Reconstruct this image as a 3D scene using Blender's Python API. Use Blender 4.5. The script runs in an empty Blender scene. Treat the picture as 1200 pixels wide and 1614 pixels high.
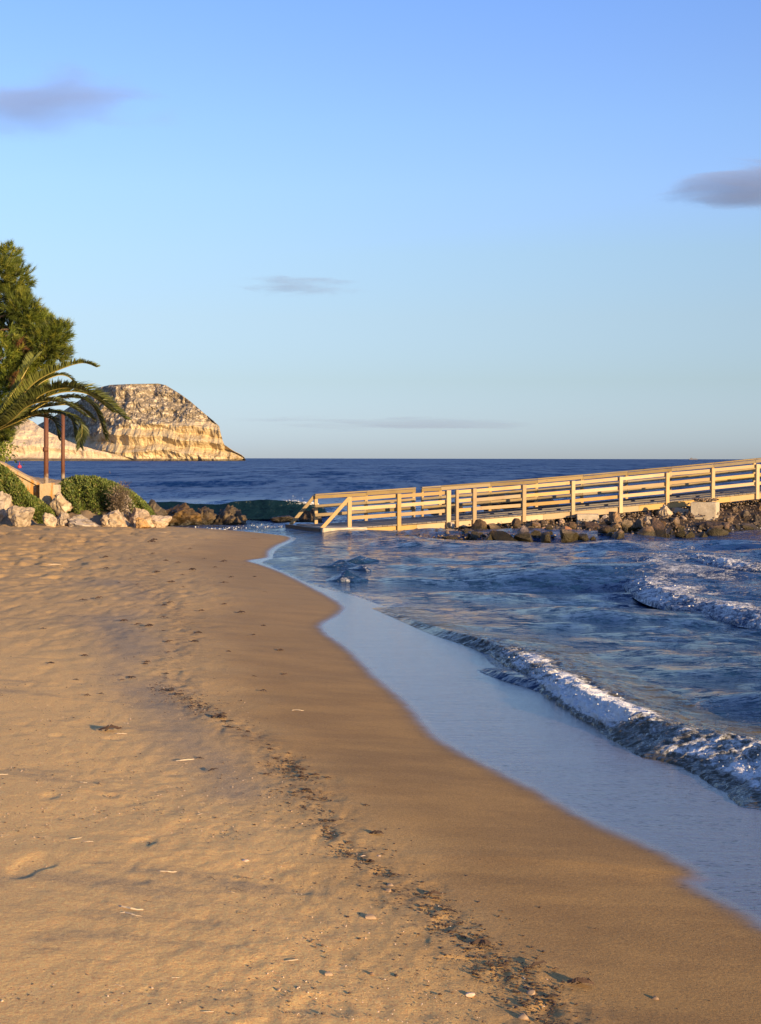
import bpy, math, random
import numpy as np
from mathutils import Vector, Matrix, Quaternion
from mathutils import noise as mnoise

random.seed(7)
RNG = np.random.default_rng(11)
SC = bpy.context.scene
COL = SC.collection

# ------------------------------------------------------------------ camera
CAM_Z = 2.1
FPX = 2240.0
cam_d = bpy.data.cameras.new("camera")
cam = bpy.data.objects.new("camera", cam_d)
COL.objects.link(cam)
cam_d.sensor_fit = 'VERTICAL'
cam_d.sensor_height = 36.0
cam_d.lens = FPX / 1614 * 36.0
cam_d.clip_start = 0.1
cam_d.clip_end = 60000
PITCH = math.atan(84.3 / FPX)
ROT = Matrix.Rotation(math.pi / 2 - PITCH, 3, 'X') @ Matrix.Rotation(math.radians(0.115), 3, 'Z')
cam.matrix_world = Matrix.Translation((0, 0, CAM_Z)) @ ROT.to_4x4()
SC.camera = cam

# ------------------------------------------------------------------ sun and sky
SUN_AZ = math.radians(140)      # clockwise from +Y
SUN_EL = math.radians(8.6)
world = bpy.data.worlds.new("World")
SC.world = world
world.use_nodes = True
wn = world.node_tree.nodes; wl = world.node_tree.links
for n in list(wn): wn.remove(n)
sky = wn.new('ShaderNodeTexSky'); sky.sky_type = 'NISHITA'; sky.sun_disc = False
sky.sun_elevation = SUN_EL; sky.sun_rotation = SUN_AZ
sky.air_density = 1.0; sky.dust_density = 0.3; sky.ozone_density = 2.0
hs = wn.new('ShaderNodeHueSaturation'); hs.inputs['Saturation'].default_value = 1.0
bg = wn.new('ShaderNodeBackground'); bg.inputs['Strength'].default_value = 0.100
wo = wn.new('ShaderNodeOutputWorld')
# colour of clear sea air by height above the horizon (all round)
wtc = wn.new('ShaderNodeTexCoord'); wsx = wn.new('ShaderNodeSeparateXYZ'); wl.new(wtc.outputs['Generated'], wsx.inputs[0])
wr = wn.new('ShaderNodeValToRGB'); wl.new(wsx.outputs['Z'], wr.inputs[0])
AIR = [(0.01, (0.1847, 0.2546, 0.5692)), (0.054, (0.2131, 0.2396, 0.3762)), (0.098, (0.2724, 0.273, 0.3548)), (0.142, (0.316, 0.3144, 0.3797)), (0.185, (0.3449, 0.3499, 0.4776)), (0.227, (0.3473, 0.3638, 0.4991)), (0.267, (0.3421, 0.3623, 0.5184)), (0.3, (0.3339, 0.3645, 0.5393))]
while len(wr.color_ramp.elements) < len(AIR): wr.color_ramp.elements.new(0.5)
for k_, (p_, c_) in enumerate(AIR): wr.color_ramp.elements[k_].position = p_; wr.color_ramp.elements[k_].color = (*c_, 1)
wm = wn.new('ShaderNodeMix'); wm.data_type = 'RGBA'; wm.blend_type = 'MULTIPLY'; wm.inputs[0].default_value = 1.0
wl.new(sky.outputs[0], hs.inputs['Color']); wl.new(hs.outputs[0], wm.inputs[6]); wl.new(wr.outputs[0], wm.inputs[7])
wv = wn.new('ShaderNodeVectorMath'); wv.operation = 'SCALE'; wv.inputs['Scale'].default_value = 3.0
wl.new(wm.outputs[2], wv.inputs[0]); wl.new(wv.outputs[0], bg.inputs[0]); wl.new(bg.outputs[0], wo.inputs[0])

sun_d = bpy.data.lights.new("sun", 'SUN'); sun_d.energy = 5.0; sun_d.angle = math.radians(0.5)
sun_d.color = (1.0, 0.70, 0.36)
sun = bpy.data.objects.new("sun", sun_d); COL.objects.link(sun)
sdir = Vector((math.sin(SUN_AZ) * math.cos(SUN_EL), math.cos(SUN_AZ) * math.cos(SUN_EL), math.sin(SUN_EL)))
sun.rotation_euler = sdir.to_track_quat('Z', 'Y').to_euler()

SC.view_settings.view_transform = 'Standard'
SC.view_settings.look = 'None'
SC.view_settings.exposure = 0.90
SC.view_settings.gamma = 1
SC.view_settings.use_curve_mapping = False
SC.cycles.max_bounces = 6
SC.cycles.volume_bounces = 1
SC.cycles.transparent_max_bounces = 12

# ------------------------------------------------------------------ helpers
def ray(px, py):
    v = ROT @ Vector(((px - 600) / FPX, -(py - 807) / FPX, -1.0))
    return v
def at(px, py, Y):              # point seen at a pixel of the photograph, Y metres ahead
    v = ray(px, py); k = Y / v.y
    return Vector((v.x * k, Y, CAM_Z + v.z * k))
def onz(px, py, z=0.0):         # the same on a level plane
    v = ray(px, py); k = (z - CAM_Z) / v.z
    return (v.x * k, v.y * k)

def hsh(ix, iy, iz, s):
    v = np.sin(ix * 127.1 + iy * 311.7 + iz * 74.7 + s * 53.3) * 43758.5453
    return v - np.floor(v)
def vn(x, y, z=0.0, s=0.0):
    x = np.asarray(x, float); y = np.asarray(y, float); z = np.asarray(z, float) + 0 * x
    ix = np.floor(x); iy = np.floor(y); iz = np.floor(z)
    fx = x - ix; fy = y - iy; fz = z - iz
    fx = fx * fx * (3 - 2 * fx); fy = fy * fy * (3 - 2 * fy); fz = fz * fz * (3 - 2 * fz)
    def L(a, b, t): return a + (b - a) * t
    c = [hsh(ix + i, iy + j, iz + k, s) for k in (0, 1) for j in (0, 1) for i in (0, 1)]
    return L(L(L(c[0], c[1], fx), L(c[2], c[3], fx), fy), L(L(c[4], c[5], fx), L(c[6], c[7], fx), fy), fz) * 2 - 1
def vn2(x, y, s=0.0):
    ix = np.floor(x); iy = np.floor(y)
    fx = x - ix; fy = y - iy
    fx = fx * fx * (3 - 2 * fx); fy = fy * fy * (3 - 2 * fy)
    a = hsh(ix, iy, 0, s); b = hsh(ix + 1, iy, 0, s); c = hsh(ix, iy + 1, 0, s); d = hsh(ix + 1, iy + 1, 0, s)
    return (a + (b - a) * fx + (c - a) * fy + (a - b - c + d) * fx * fy) * 2 - 1
def fbm2(x, y, o=4, s=0.0, g=0.5):
    r = 0; a = 1; t = 0
    for i in range(o):
        r = r + a * vn2(x * 2 ** i + i * 7.3, y * 2 ** i - i * 3.1, s + i); t += a; a *= g
    return r / t
def fbm3(x, y, z, o=4, s=0.0, g=0.5):
    r = 0; a = 1; t = 0
    for i in range(o):
        f = 2 ** i
        r = r + a * vn(x * f + i * 7.3, y * f - i * 3.1, z * f + i * 5.7, s + i); t += a; a *= g
    return r / t
def sst(a, b, x):
    t = np.clip((x - a) / (b - a), 0, 1); return t * t * (3 - 2 * t)
def catmull(P, n):
    P = np.array(P, float); out = []
    for i in range(len(P) - 1):
        p0 = P[max(i - 1, 0)]; p1 = P[i]; p2 = P[i + 1]; p3 = P[min(i + 2, len(P) - 1)]
        for k in range(n):
            t = k / n
            out.append(0.5 * ((2 * p1) + (-p0 + p2) * t + (2 * p0 - 5 * p1 + 4 * p2 - p3) * t * t + (-p0 + 3 * p1 - 3 * p2 + p3) * t ** 3))
    out.append(P[-1]); return np.array(out)
def sdist(x, y, L):             # signed distance to a line running from near to far; positive on its left (land)
    d2 = np.full(x.shape, 1e12)
    for i in range(len(L) - 1):
        ax, ay = L[i]; bx, by = L[i + 1]; dx = bx - ax; dy = by - ay
        q = dx * dx + dy * dy + 1e-12
        t = np.clip(((x - ax) * dx + (y - ay) * dy) / q, 0, 1)
        e = (x - ax - t * dx) ** 2 + (y - ay - t * dy) ** 2
        np.minimum(d2, e, out=d2)
    poly = np.vstack([L, [[-900, L[-1][1]]], [[-900, L[0][1]]]])
    ins = np.zeros(x.shape, bool)
    for i in range(len(poly)):
        ax, ay = poly[i]; bx, by = poly[(i + 1) % len(poly)]
        c = (ay > y) != (by > y)
        if ay != by:
            xi = ax + (y - ay) * (bx - ax) / (by - ay)
            ins ^= c & (x < xi)
    return np.where(ins, 1, -1) * np.sqrt(d2)

def mk(name, V, F, mat=None, parent=None, smooth=False, attrs=None, col=None, link=True):
    """mesh object from arrays; F = (n,3) or (n,4) int array, or list of such"""
    me = bpy.data.meshes.new(name)
    V = np.asarray(V, np.float32).reshape(-1, 3)
    Fs = F if isinstance(F, list) else [F]
    Fs = [np.asarray(f, np.int32) for f in Fs if len(f)]
    me.vertices.add(len(V)); me.vertices.foreach_set('co', V.ravel())
    lo = np.concatenate([f.ravel() for f in Fs]); tot = np.concatenate([np.full(len(f), f.shape[1], np.int32) for f in Fs])
    st = np.concatenate([[0], np.cumsum(tot)[:-1]]).astype(np.int32)
    me.loops.add(len(lo)); me.loops.foreach_set('vertex_index', lo)
    me.polygons.add(len(tot)); me.polygons.foreach_set('loop_start', st); me.polygons.foreach_set('loop_total', tot)
    me.polygons.foreach_set('use_smooth', np.full(len(tot), smooth, bool))
    for k, a in (attrs or {}).items():
        at_ = me.attributes.new(k, 'FLOAT', 'POINT'); at_.data.foreach_set('value', np.asarray(a, np.float32).ravel())
    if col is not None:
        ca = me.attributes.new('tone', 'FLOAT_COLOR', 'POINT')
        c4 = np.ones((len(V), 4), np.float32); c4[:, :3] = col; ca.data.foreach_set('color', c4.ravel())
    me.update(calc_edges=True); me.validate()
    if mat: me.materials.append(mat)
    o = bpy.data.objects.new(name, me)
    if link: COL.objects.link(o)
    if parent is not None: o.parent = parent
    return o
def grid_faces(nr, nc, keep=None):
    i = np.arange(nr - 1)[:, None]; j = np.arange(nc - 1)[None, :]
    a = (i * nc + j).ravel(); F = np.stack([a, a + 1, a + 1 + nc, a + nc], 1)
    if keep is not None: F = F[keep.ravel()]
    return F
def compact(V, F, *arrs):
    used = np.zeros(len(V), bool); used[F.ravel()] = True
    m = np.cumsum(used) - 1
    return (V[used], m[F]) + tuple(a[used] for a in arrs)
def tag(o, label=None, cat=None, group=None, kind=None):
    if label: o['label'] = label
    if cat: o['category'] = cat
    if group: o['group'] = group
    if kind: o['kind'] = kind
    return o
def empty(name, loc, label=None, cat=None, group=None):
    o = bpy.data.objects.new(name, None); COL.objects.link(o); o.location = loc
    o.empty_display_size = 0.2
    return tag(o, label, cat, group)
def copy_thing(src, loc, rot=None, scale=None, label=None, group=None):
    c = src.copy(); COL.objects.link(c); c.location = loc
    if rot is not None: c.rotation_euler = rot
    if scale is not None: c.scale = scale
    if label: c['label'] = label
    if group: c['group'] = group
    return c
BOXF = np.array([[0, 3, 2, 1], [4, 5, 6, 7], [0, 1, 5, 4], [1, 2, 6, 5], [2, 3, 7, 6], [3, 0, 4, 7]])
def beam(name, p0, p1, w, h, mat, parent, up=Vector((0, 0, 1)), jit=0.0):
    """board from p0 to p1; w across, h along up; chamfered ends by tiny bevel"""
    p0 = Vector(p0); p1 = Vector(p1); d = (p1 - p0); L = d.length; d.normalize()
    s = d.cross(up).normalized(); u = s.cross(d).normalized()
    b = min(w, h) * 0.12
    V = []
    prof = [(-w/2 + b, -h/2), (w/2 - b, -h/2), (w/2, -h/2 + b), (w/2, h/2 - b), (w/2 - b, h/2), (-w/2 + b, h/2), (-w/2, h/2 - b), (-w/2, -h/2 + b)]
    for q in (0, L):
        for a, c in prof:
            V.append(p0 + d * q + s * a + u * c)
    F4 = [[i, (i + 1) % 8, 8 + (i + 1) % 8, 8 + i] for i in range(8)]
    me = bpy.data.meshes.new(name)
    me.from_pydata([tuple(v - parent.location) if parent else tuple(v) for v in V], [], F4 + [list(range(8))[::-1], list(range(8, 16))])
    me.materials.append(mat)
    o = bpy.data.objects.new(name, me); COL.objects.link(o)
    if parent: o.parent = parent
    return o

# ------------------------------------------------------------------ material kit
class M:
    def __init__(s, name):
        s.m = bpy.data.materials.new(name); s.m.use_nodes = True
        s.n = s.m.node_tree.nodes; s.l = s.m.node_tree.links
        s.b = s.n['Principled BSDF']; s.out = s.n['Material Output']
        s.tc = None
    def put(s, sock, v):
        if hasattr(v, 'node') or hasattr(v, 'is_output'): s.l.new(v, sock)
        elif isinstance(v, (tuple, list)) and len(v) == 3 and sock.type == 'RGBA': sock.default_value = (*v, 1)
        else: sock.default_value = v
    def coord(s, kind='Object'):
        if not s.tc: s.tc = s.n.new('ShaderNodeTexCoord')
        return s.tc.outputs[kind]
    def pos(s):
        return s.n.new('ShaderNodeNewGeometry').outputs['Position']
    def map(s, v, scale=(1, 1, 1), rot=(0, 0, 0), loc=(0, 0, 0)):
        m = s.n.new('ShaderNodeMapping'); s.l.new(v, m.inputs[0]); m.inputs['Scale'].default_value = scale
        m.inputs['Rotation'].default_value = rot; m.inputs['Location'].default_value = loc; return m.outputs[0]
    def noise(s, v, scale=5, detail=4, rough=0.5, dist=0.0, out='Fac'):
        n = s.n.new('ShaderNodeTexNoise'); s.l.new(v, n.inputs['Vector']); n.inputs['Scale'].default_value = scale
        n.inputs['Detail'].default_value = detail; n.inputs['Roughness'].default_value = rough; n.inputs['Distortion'].default_value = dist
        return n.outputs[out]
    def voro(s, v, scale=5, feat='F1', out='Distance', rnd=1.0):
        n = s.n.new('ShaderNodeTexVoronoi'); n.feature = feat; s.l.new(v, n.inputs['Vector']); n.inputs['Scale'].default_value = scale
        n.inputs['Randomness'].default_value = rnd; return n.outputs[out]
    def attr(s, name, out='Fac'):
        n = s.n.new('ShaderNodeAttribute'); n.attribute_name = name; return n.outputs[out]
    def rng(s, v, a, b, c=0.0, d=1.0, smooth=True):
        n = s.n.new('ShaderNodeMapRange'); n.interpolation_type = 'SMOOTHSTEP' if smooth else 'LINEAR'
        s.put(n.inputs[0], v); s.put(n.inputs[1], a); s.put(n.inputs[2], b); n.inputs[3].default_value = c; n.inputs[4].default_value = d
        return n.outputs[0]
    def math(s, op, a, b=0.0, clamp=False):
        n = s.n.new('ShaderNodeMath'); n.operation = op; n.use_clamp = clamp; s.put(n.inputs[0], a); s.put(n.inputs[1], b); return n.outputs[0]
    def mix(s, f, a, b, mode='MIX'):
        n = s.n.new('ShaderNodeMix'); n.data_type = 'RGBA'; n.blend_type = mode; n.clamp_factor = True
        s.put(n.inputs[0], f); s.put(n.inputs[6], a); s.put(n.inputs[7], b); return n.outputs[2]
    def sep(s, v):
        n = s.n.new('ShaderNodeSeparateXYZ'); s.l.new(v, n.inputs[0]); return n.outputs
    def rand(s):
        return s.n.new('ShaderNodeObjectInfo').outputs['Random']
    def ramp(s, f, stops):
        n = s.n.new('ShaderNodeValToRGB'); s.l.new(f, n.inputs[0]); e = n.color_ramp.elements
        while len(e) < len(stops): e.new(0.5)
        for k, (p, c) in enumerate(stops): e[k].position = p; e[k].color = (*c, 1)
        return n.outputs[0]
    def bump(s, h, strength=1.0, dist=0.01, nrm=None):
        n = s.n.new('ShaderNodeBump'); s.l.new(h, n.inputs['Height']); s.put(n.inputs['Strength'], strength); n.inputs['Distance'].default_value = dist
        if nrm is not None: s.l.new(nrm, n.inputs['Normal'])
        return n.outputs[0]
    def set(s, **k):
        names = dict(color='Base Color', rough='Roughness', normal='Normal', spec='Specular IOR Level', ior='IOR', metal='Metallic', alpha='Alpha',
                     trans='Transmission Weight', coat='Coat Weight', coatr='Coat Roughness', coatn='Coat Normal', coatior='Coat IOR', sub='Subsurface Weight')
        for a, v in k.items(): s.put(s.b.inputs[names[a]], v)
        return s.m

def mat_wood(name, c1, c2, c3, rough=0.75):
    m = M(name); co = m.coord('Object')
    r = m.rand()
    g = m.noise(m.map(co, (1.2, 1.2, 14)), 3, 5, 0.6, 0.6)
    knots = m.voro(m.map(co, (1.6, 1.6, 5)), 1.7)
    kn = m.rng(knots, 0.05, 0.11, 1, 0)
    big = m.noise(co, 1.3, 3)
    c = m.mix(g, c1, c2)
    c = m.mix(m.rng(big, 0.45, 0.7, 0, 0.6), c, c3)
    c = m.mix(m.math('MULTIPLY', kn, 0.75), c, tuple(x * 0.3 for x in c3))
    hsv = m.n.new('ShaderNodeHueSaturation'); m.l.new(c, hsv.inputs['Color'])
    m.l.new(m.rng(r, 0, 1, 0.72, 1.14, False), hsv.inputs['Value']); m.l.new(m.rng(m.math('FRACT', m.math('MULTIPLY', r, 31.7)), 0, 1, .72, 1.08, False), hsv.inputs['Saturation'])
    return m.set(color=hsv.outputs[0], rough=rough, spec=0.3, normal=m.bump(g, 0.5, 0.004))

def mat_rock(name, c1, c2, c3, algae=None, rough=0.85, wetz=None, vary=0.35, scale=4.0):
    m = M(name); co = m.coord('Object'); P = m.pos()
    r = m.rand()
    n1 = m.noise(co, scale, 6, 0.65); n2 = m.noise(co, scale * 0.6, 3, 0.5, 1.0)
    c = m.mix(m.rng(n1, 0.35, 0.65), c1, c2)
    c = m.mix(m.rng(n2, 0.5, 0.66), c, c3)
    hsv = m.n.new('ShaderNodeHueSaturation'); m.l.new(c, hsv.inputs['Color'])
    m.l.new(m.rng(r, 0, 1, 1 - vary, 1 + vary, False), hsv.inputs['Value'])
    r2 = m.math('FRACT', m.math('MULTIPLY', r, 17.31))
    m.l.new(m.rng(r2, 0, 1, 0.487, 0.508, False), hsv.inputs['Hue'])
    m.l.new(m.rng(m.math('FRACT', m.math('MULTIPLY', r, 71.7)), 0, 1, 0.55, 1.2, False), hsv.inputs['Saturation'])
    c = hsv.outputs[0]; ro = rough
    if wetz is not None:
        z = m.sep(P)['Z']
        w = m.rng(m.math('ADD', z, m.math('MULTIPLY', m.math('SUBTRACT', m.noise(P, 2.5, 3), 0.5), 0.35)), wetz - 0.06, wetz + 0.08, 1, 0)
        c = m.mix(w, c, m.mix(m.noise(P, 9, 3), algae, tuple(x * 0.45 for x in algae)))
        ro = m.rng(w, 0, 1, rough, 0.35)
    h = m.math('ADD', m.noise(co, scale * 2.5, 8, 0.7), m.math('MULTIPLY', m.voro(co, scale * 2), 0.35))
    return m.set(color=c, rough=ro, spec=0.35, normal=m.bump(h, 0.9, 0.04))

# ------------------------------------------------------------------ coast lines (world metres, from near to far)
S_PX = [(1200, 1450), (1110, 1402), (1118, 1385), (1060, 1348), (930, 1290), (860, 1250), (800, 1220), (700, 1165), (650, 1110), (600, 1068), (560, 1028),
        (513, 991), (540, 970), (545, 955), (500, 929), (450, 904), (415, 891), (397, 885), (425, 880), (428, 870), (440, 861), (462, 850)]
S = [(2.6, -6), (2.55, 0), (2.3, 3.0), (2.0, 5.2)] + [onz(*p) for p in S_PX] + [(-2.7, 38.6), (-4.2, 41.0), (-6.0, 43.0), (-8.5, 45.5), (-12, 49), (-30, 58), (-120, 75), (-400, 90)]
T_PX = [(1200, 1270), (1130, 1225), (1060, 1190), (960, 1153), (900, 1110), (830, 1083), (770, 1052), (740, 1022), (690, 993), (640, 971), (600, 957),
        (550, 939), (483, 921), (430, 897), (408, 887), (425, 880.5)]
T = [(4.2, -6), (3.9, 0), (3.3, 4.0), (2.75, 6.6)] + [onz(*p) for p in T_PX] + S[-12:]
SL = catmull(S, 5); TL = catmull(T, 5)

def ground_h(x, y, dS, dT):
    land = 0.012 + 0.52 * (1 - np.exp(-np.maximum(dS, 0) / 6.5))
    sea = np.where(dT > 0, 0.012, np.maximum(0.012 + 0.10 * dT, -2.2))
    h = np.where(dS > 0, land, sea)
    return h
def sand_z(x, y):
    X = np.array([float(x)]); Y = np.array([float(y)])
    return float(ground_h(X, Y, sdist(X, Y, SL), sdist(X, Y, TL))[0])

# fan of rows and columns, finest where the ground is near
def fan(th_dense, dth, th_max, Ds):
    a = list(np.arange(0, th_dense, dth)); st = dth
    while a[-1] < th_max: st *= 1.12; a.append(a[-1] + st)
    a = np.array(a); th = np.concatenate([-a[:0:-1], a])
    TH, DD = np.meshgrid(th, np.array(Ds))
    return DD * np.tan(TH * 0 + 0) + DD * np.sin(TH), DD * np.cos(TH), len(Ds), len(th)
def rows(d0, d1, k, kmin, k2=None, dk=1e9):
    D = [d0]
    while D[-1] < d1: D.append(D[-1] + max(kmin, (k2 if D[-1] > dk else k) * D[-1] ** 2))
    return D

# ---------------------------------- sand
X, Y, NR, NC = fan(0.30, 0.0014, 1.6, rows(1.0, 62, 1 / 2600., 0.008, 1 / 6000., 15) + [70, 90, 130, 200, 400])
xf, yf = X.ravel(), Y.ravel()
dS = sdist(xf, yf, SL); dT = sdist(xf, yf, TL)
z = ground_h(xf, yf, dS, dT)
landw = sst(0.1, 1.6, dS)
rough_zone = sst(1.1, 1.9, dS) * (1 - sst(2.4, 4.0, dS))
z += landw * (0.014 * fbm2(xf * 0.9, yf * 0.7, 3, 3) + 0.0015 * fbm2(xf * 5, yf * 4, 3, 5))
rg = (xf * 0.85 + yf * 0.5)
z += sst(1.8, 3.0, dS) * 0.004 * np.clip(fbm2(rg * 0.8, (yf - xf) * 2.2, 3, 9), -0.2, 1)          # wind-combed low ridges
z += rough_zone * 0.005 * fbm2(xf * 14, yf * 9, 3, 15)
fp = fbm2(xf * 2.6, yf * 2.0, 3, 21)
tread = sst(17, 26, yf) * sst(2.2, 4.5, dS)
fq = fbm2(xf * 3.2, yf * 1.5, 3, 23)
z -= tread * (0.05 * sst(0.05, 0.35, fp) + 0.028 * sst(0.1, 0.4, fq) * sst(-.3, .3, fbm2(xf * .4, yf * .3, 2, 24)))
z += 0.012 * sst(9, 16, yf) * sst(1.0, 2.5, dS) * fbm2(xf * 6, yf * 2.4, 3, 26)                                                              # trodden sand at the far end
z -= (rough_zone * 0.4 + sst(2, 3, dS) * 0.45) * 0.012 * sst(0.42, 0.7, fbm2(xf * 4.4, yf * 3.0, 2, 31))
scallop = 0.004 * fbm2(xf * 1.2, yf * 1.2, 2, 44) * sst(0.0, 0.6, dS)
z += scallop
def near_line(L, pad):
    Lw = catmull([onz(px, py, .15) for px, py in L], 5); d = np.full(xf.shape, 9.0)
    m = (xf > Lw[:, 0].min() - pad) & (xf < Lw[:, 0].max() + pad) & (yf > Lw[:, 1].min() - pad) & (yf < Lw[:, 1].max() + pad)
    A = xf[m]; B = yf[m]; d2 = np.full(A.shape, 81.0)
    for i in range(len(Lw) - 1):
        ax, ay = Lw[i]; bx, by = Lw[i + 1]; dx = bx - ax; dy = by - ay
        t = np.clip(((A - ax) * dx + (B - ay) * dy) / (dx * dx + dy * dy + 1e-9), 0, 1)
        np.minimum(d2, (A - ax - t * dx) ** 2 + (B - ay - t * dy) ** 2, out=d2)
    d[m] = np.sqrt(d2); return d
TIDE_L = [(225, 870), (240, 930), (290, 985), (270, 1050), (300, 1105), (345, 1132), (395, 1160), (430, 1185), (475, 1218), (490, 1255), (515, 1290), (545, 1330), (585, 1362), (640, 1395), (690, 1435), (740, 1480), (800, 1520), (850, 1560), (890, 1625), (950, 1750)]
d_t = near_line(TIDE_L, 2.5)
wob = d_t / (0.9 + 0.5 * fbm2(xf * 1.1, yf * .8, 3, 81))
tide = np.exp(-(wob / (0.11 + 0.012 * yf)) ** 2)
d_g = near_line([(165, 925), (190, 950), (180, 985), (215, 1030), (225, 1080), (260, 1120), (290, 1165), (330, 1210), (350, 1250)], 3)
minr = np.exp(-(d_g / (0.10 + 0.022 * yf)) ** 2) * np.clip(.6 + 1.2 * fbm2(xf * 1.5, yf * .6, 4, 83), 0, 1)
z += tide * 0.006 * fbm2(xf * 18, yf * 10, 3, 85) - tide * .009 * sst(.1, .5, fbm2(xf * 7, yf * 4, 2, 86))
z -= sst(9, 22, yf) * sst(1.2, 2.5, dS) * 0.010 * sst(.2, .5, fbm2(xf * 7, yf * 2.2, 2, 87))
keep = (dS.reshape(NR, NC) > -7.5)[:-1, :-1]
F = grid_faces(NR, NC, keep)
V = np.stack([xf, yf, z], 1)
V, F, dS_, dT_, ti_, mi_ = compact(V, F, dS, dT, tide, minr)

ms = M("beach_sand"); P = ms.pos(); sd = ms.attr('shore_distance')
big = ms.noise(P, 0.8, 4, 0.55)
edge = ms.math('ADD', sd, ms.math('MULTIPLY', ms.math('SUBTRACT', ms.noise(P, 1.3, 4, 0.6), 0.5), 0.9))
damp = ms.rng(edge, 0.9, 2.3, 1, 0)
sat = ms.rng(ms.math('ADD', sd, ms.math('MULTIPLY', ms.math('SUBTRACT', ms.noise(P, 6, 3), 0.5), 0.08)), -0.06, 0.26, 1, 0)
dry = ms.mix(ms.noise(ms.map(P, (1, 1, 1)), 2.2, 5, 0.6), (0.80, 0.49, 0.18), (0.69, 0.42, 0.155))
Pst = ms.map(P, (0.55, 1.5, 1), (0, 0, math.radians(-25)))
fine = ms.noise(ms.map(P, (.5, 1.6, 1), (0, 0, math.radians(-20))), 7, 6, .72)
dry = ms.mix(ms.rng(fine, .52, .72, 0, .55), dry, (0.42, 0.27, 0.13))
dry = ms.mix(ms.rng(ms.noise(P, 11, 5, .7), .58, .72, 0, .35), dry, (0.82, 0.56, 0.28))
grey = ms.rng(ms.noise(Pst, 0.9, 6, 0.68, 0.4), 0.54, 0.68, 0, 0.55)
dry = ms.mix(grey, dry, (0.27, 0.205, 0.125))
dampc = ms.mix(ms.rng(ms.noise(ms.map(P, (.6, 1.4, 1), (0, 0, math.radians(-20))), 1.7, 7, 0.65), .35, .65), (0.42, 0.24, 0.075), (0.32, 0.182, 0.06))
c = ms.mix(damp, dry, dampc)
c_sat = ms.mix(ms.noise(ms.map(P, (0.6, 3.0, 1), (0, 0, math.radians(18))), 1.5, 4, 0.6), (0.10, 0.072, 0.045), (0.19, 0.138, 0.085))
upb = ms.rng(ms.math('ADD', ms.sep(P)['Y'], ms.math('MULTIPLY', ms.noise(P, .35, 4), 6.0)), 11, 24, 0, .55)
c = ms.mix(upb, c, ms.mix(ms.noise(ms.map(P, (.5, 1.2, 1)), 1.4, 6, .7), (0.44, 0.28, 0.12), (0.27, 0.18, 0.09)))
c = ms.mix(ms.math('MULTIPLY', ms.attr('mineral'), .75), c, ms.mix(ms.noise(P, 5, 5, .7), (0.20, 0.165, 0.12), (0.33, 0.26, 0.17)))
tl = ms.attr('tide_line')
c = ms.mix(ms.math('MULTIPLY', tl, ms.rng(ms.noise(ms.map(P, (.6, 1.2, 1), (0, 0, math.radians(-15))), 9, 6, .75), .46, .64, 0, .4)), c, (0.17, 0.105, 0.05))
c = ms.mix(ms.math('MULTIPLY', tl, ms.rng(ms.noise(ms.map(P, (.45, 1.3, 1), (0, 0, math.radians(-12))), 34, 4, .75), .57, .64, 0, .8)), c, (0.035, 0.022, 0.012))
g2 = ms.noise(P, 75, 4, .8)
c = ms.mix(0.55, c, ms.ramp(g2, [(0.32, (0.24, 0.23, 0.22)), (0.5, (0.5, 0.5, 0.5)), (0.70, (0.76, 0.76, 0.74))]), 'OVERLAY')
grain = ms.noise(P, 300, 3, 0.8)
c = ms.mix(0.5, c, ms.ramp(grain, [(0.3, (0.25, 0.24, 0.23)), (0.5, (0.5, 0.5, 0.5)), (0.72, (0.85, 0.84, 0.8))]), 'OVERLAY')
c = ms.mix(sat, c, c_sat)
spk = ms.rng(ms.voro(P, 55), 0.05, 0.13, 1, 0)
spm = ms.math('MULTIPLY', spk, ms.rng(ms.noise(P, 3, 3), 0.42, 0.60))
spm = ms.math('MULTIPLY', spm, ms.math('SUBTRACT', 1.0, sat))
c = ms.mix(ms.math('MULTIPLY', spm, 0.8), c, ms.mix(ms.voro(P, 55, 'F1', 'Color'), (0.12, 0.09, 0.06), (0.75, 0.66, 0.5)))
# thin dark flecks carried in the film of water
fl = ms.voro(ms.map(P, (13, 34, 1), (0, 0, math.radians(18))), 1.0)
flm = ms.math('MULTIPLY', ms.rng(fl, 0.17, 0.33, 1, 0), ms.rng(ms.noise(ms.map(P, (0.5, 2.0, 1), (0, 0, math.radians(18))), 1.6, 3, 0.6), 0.40, 0.56))
flm = ms.math('MULTIPLY', flm, sat)
c = ms.mix(ms.math('MULTIPLY', flm, 0.9), c, (0.03, 0.02, 0.012))
satr = ms.math('ADD', ms.rng(sat, 0.05, 1.0, 0.85, 0.11), ms.math('MULTIPLY', ms.noise(ms.map(P, (0.5, 3.5, 1), (0, 0, math.radians(18))), 1.3, 4), .08))
ro = ms.mix(1.0, satr, satr)
hgt = ms.math('ADD', ms.math('MULTIPLY', ms.noise(P, 60, 4, 0.75), 0.35), ms.math('MULTIPLY', ms.noise(ms.map(P, (1, 1.1, 1)), 30, 6, 0.8), 0.55))
hg2 = ms.math('MULTIPLY', ms.noise(ms.map(P, (2.0, 9, 1), (0, 0, math.radians(18))), 1.6, 5, 0.7), 1.5)
mixh = ms.n.new('ShaderNodeMix'); ms.l.new(sat, mixh.inputs[0]); ms.l.new(hgt, mixh.inputs[2]); ms.l.new(hg2, mixh.inputs[3])
bst = ms.math('MULTIPLY', ms.rng(damp, 0, 1, 0.9, 0.42), ms.rng(sat, 0, 1, 1, 0.75))
sand_m = ms.set(color=c, rough=satr, spec=ms.math('MULTIPLY', ms.rng(sat, 0.2, 1, 0.15, 0.95), ms.math('SUBTRACT', 1.0, ms.math('MULTIPLY', flm, 0.85))), ior=1.72, normal=ms.bump(mixh.outputs[0], bst, 0.012))
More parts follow.
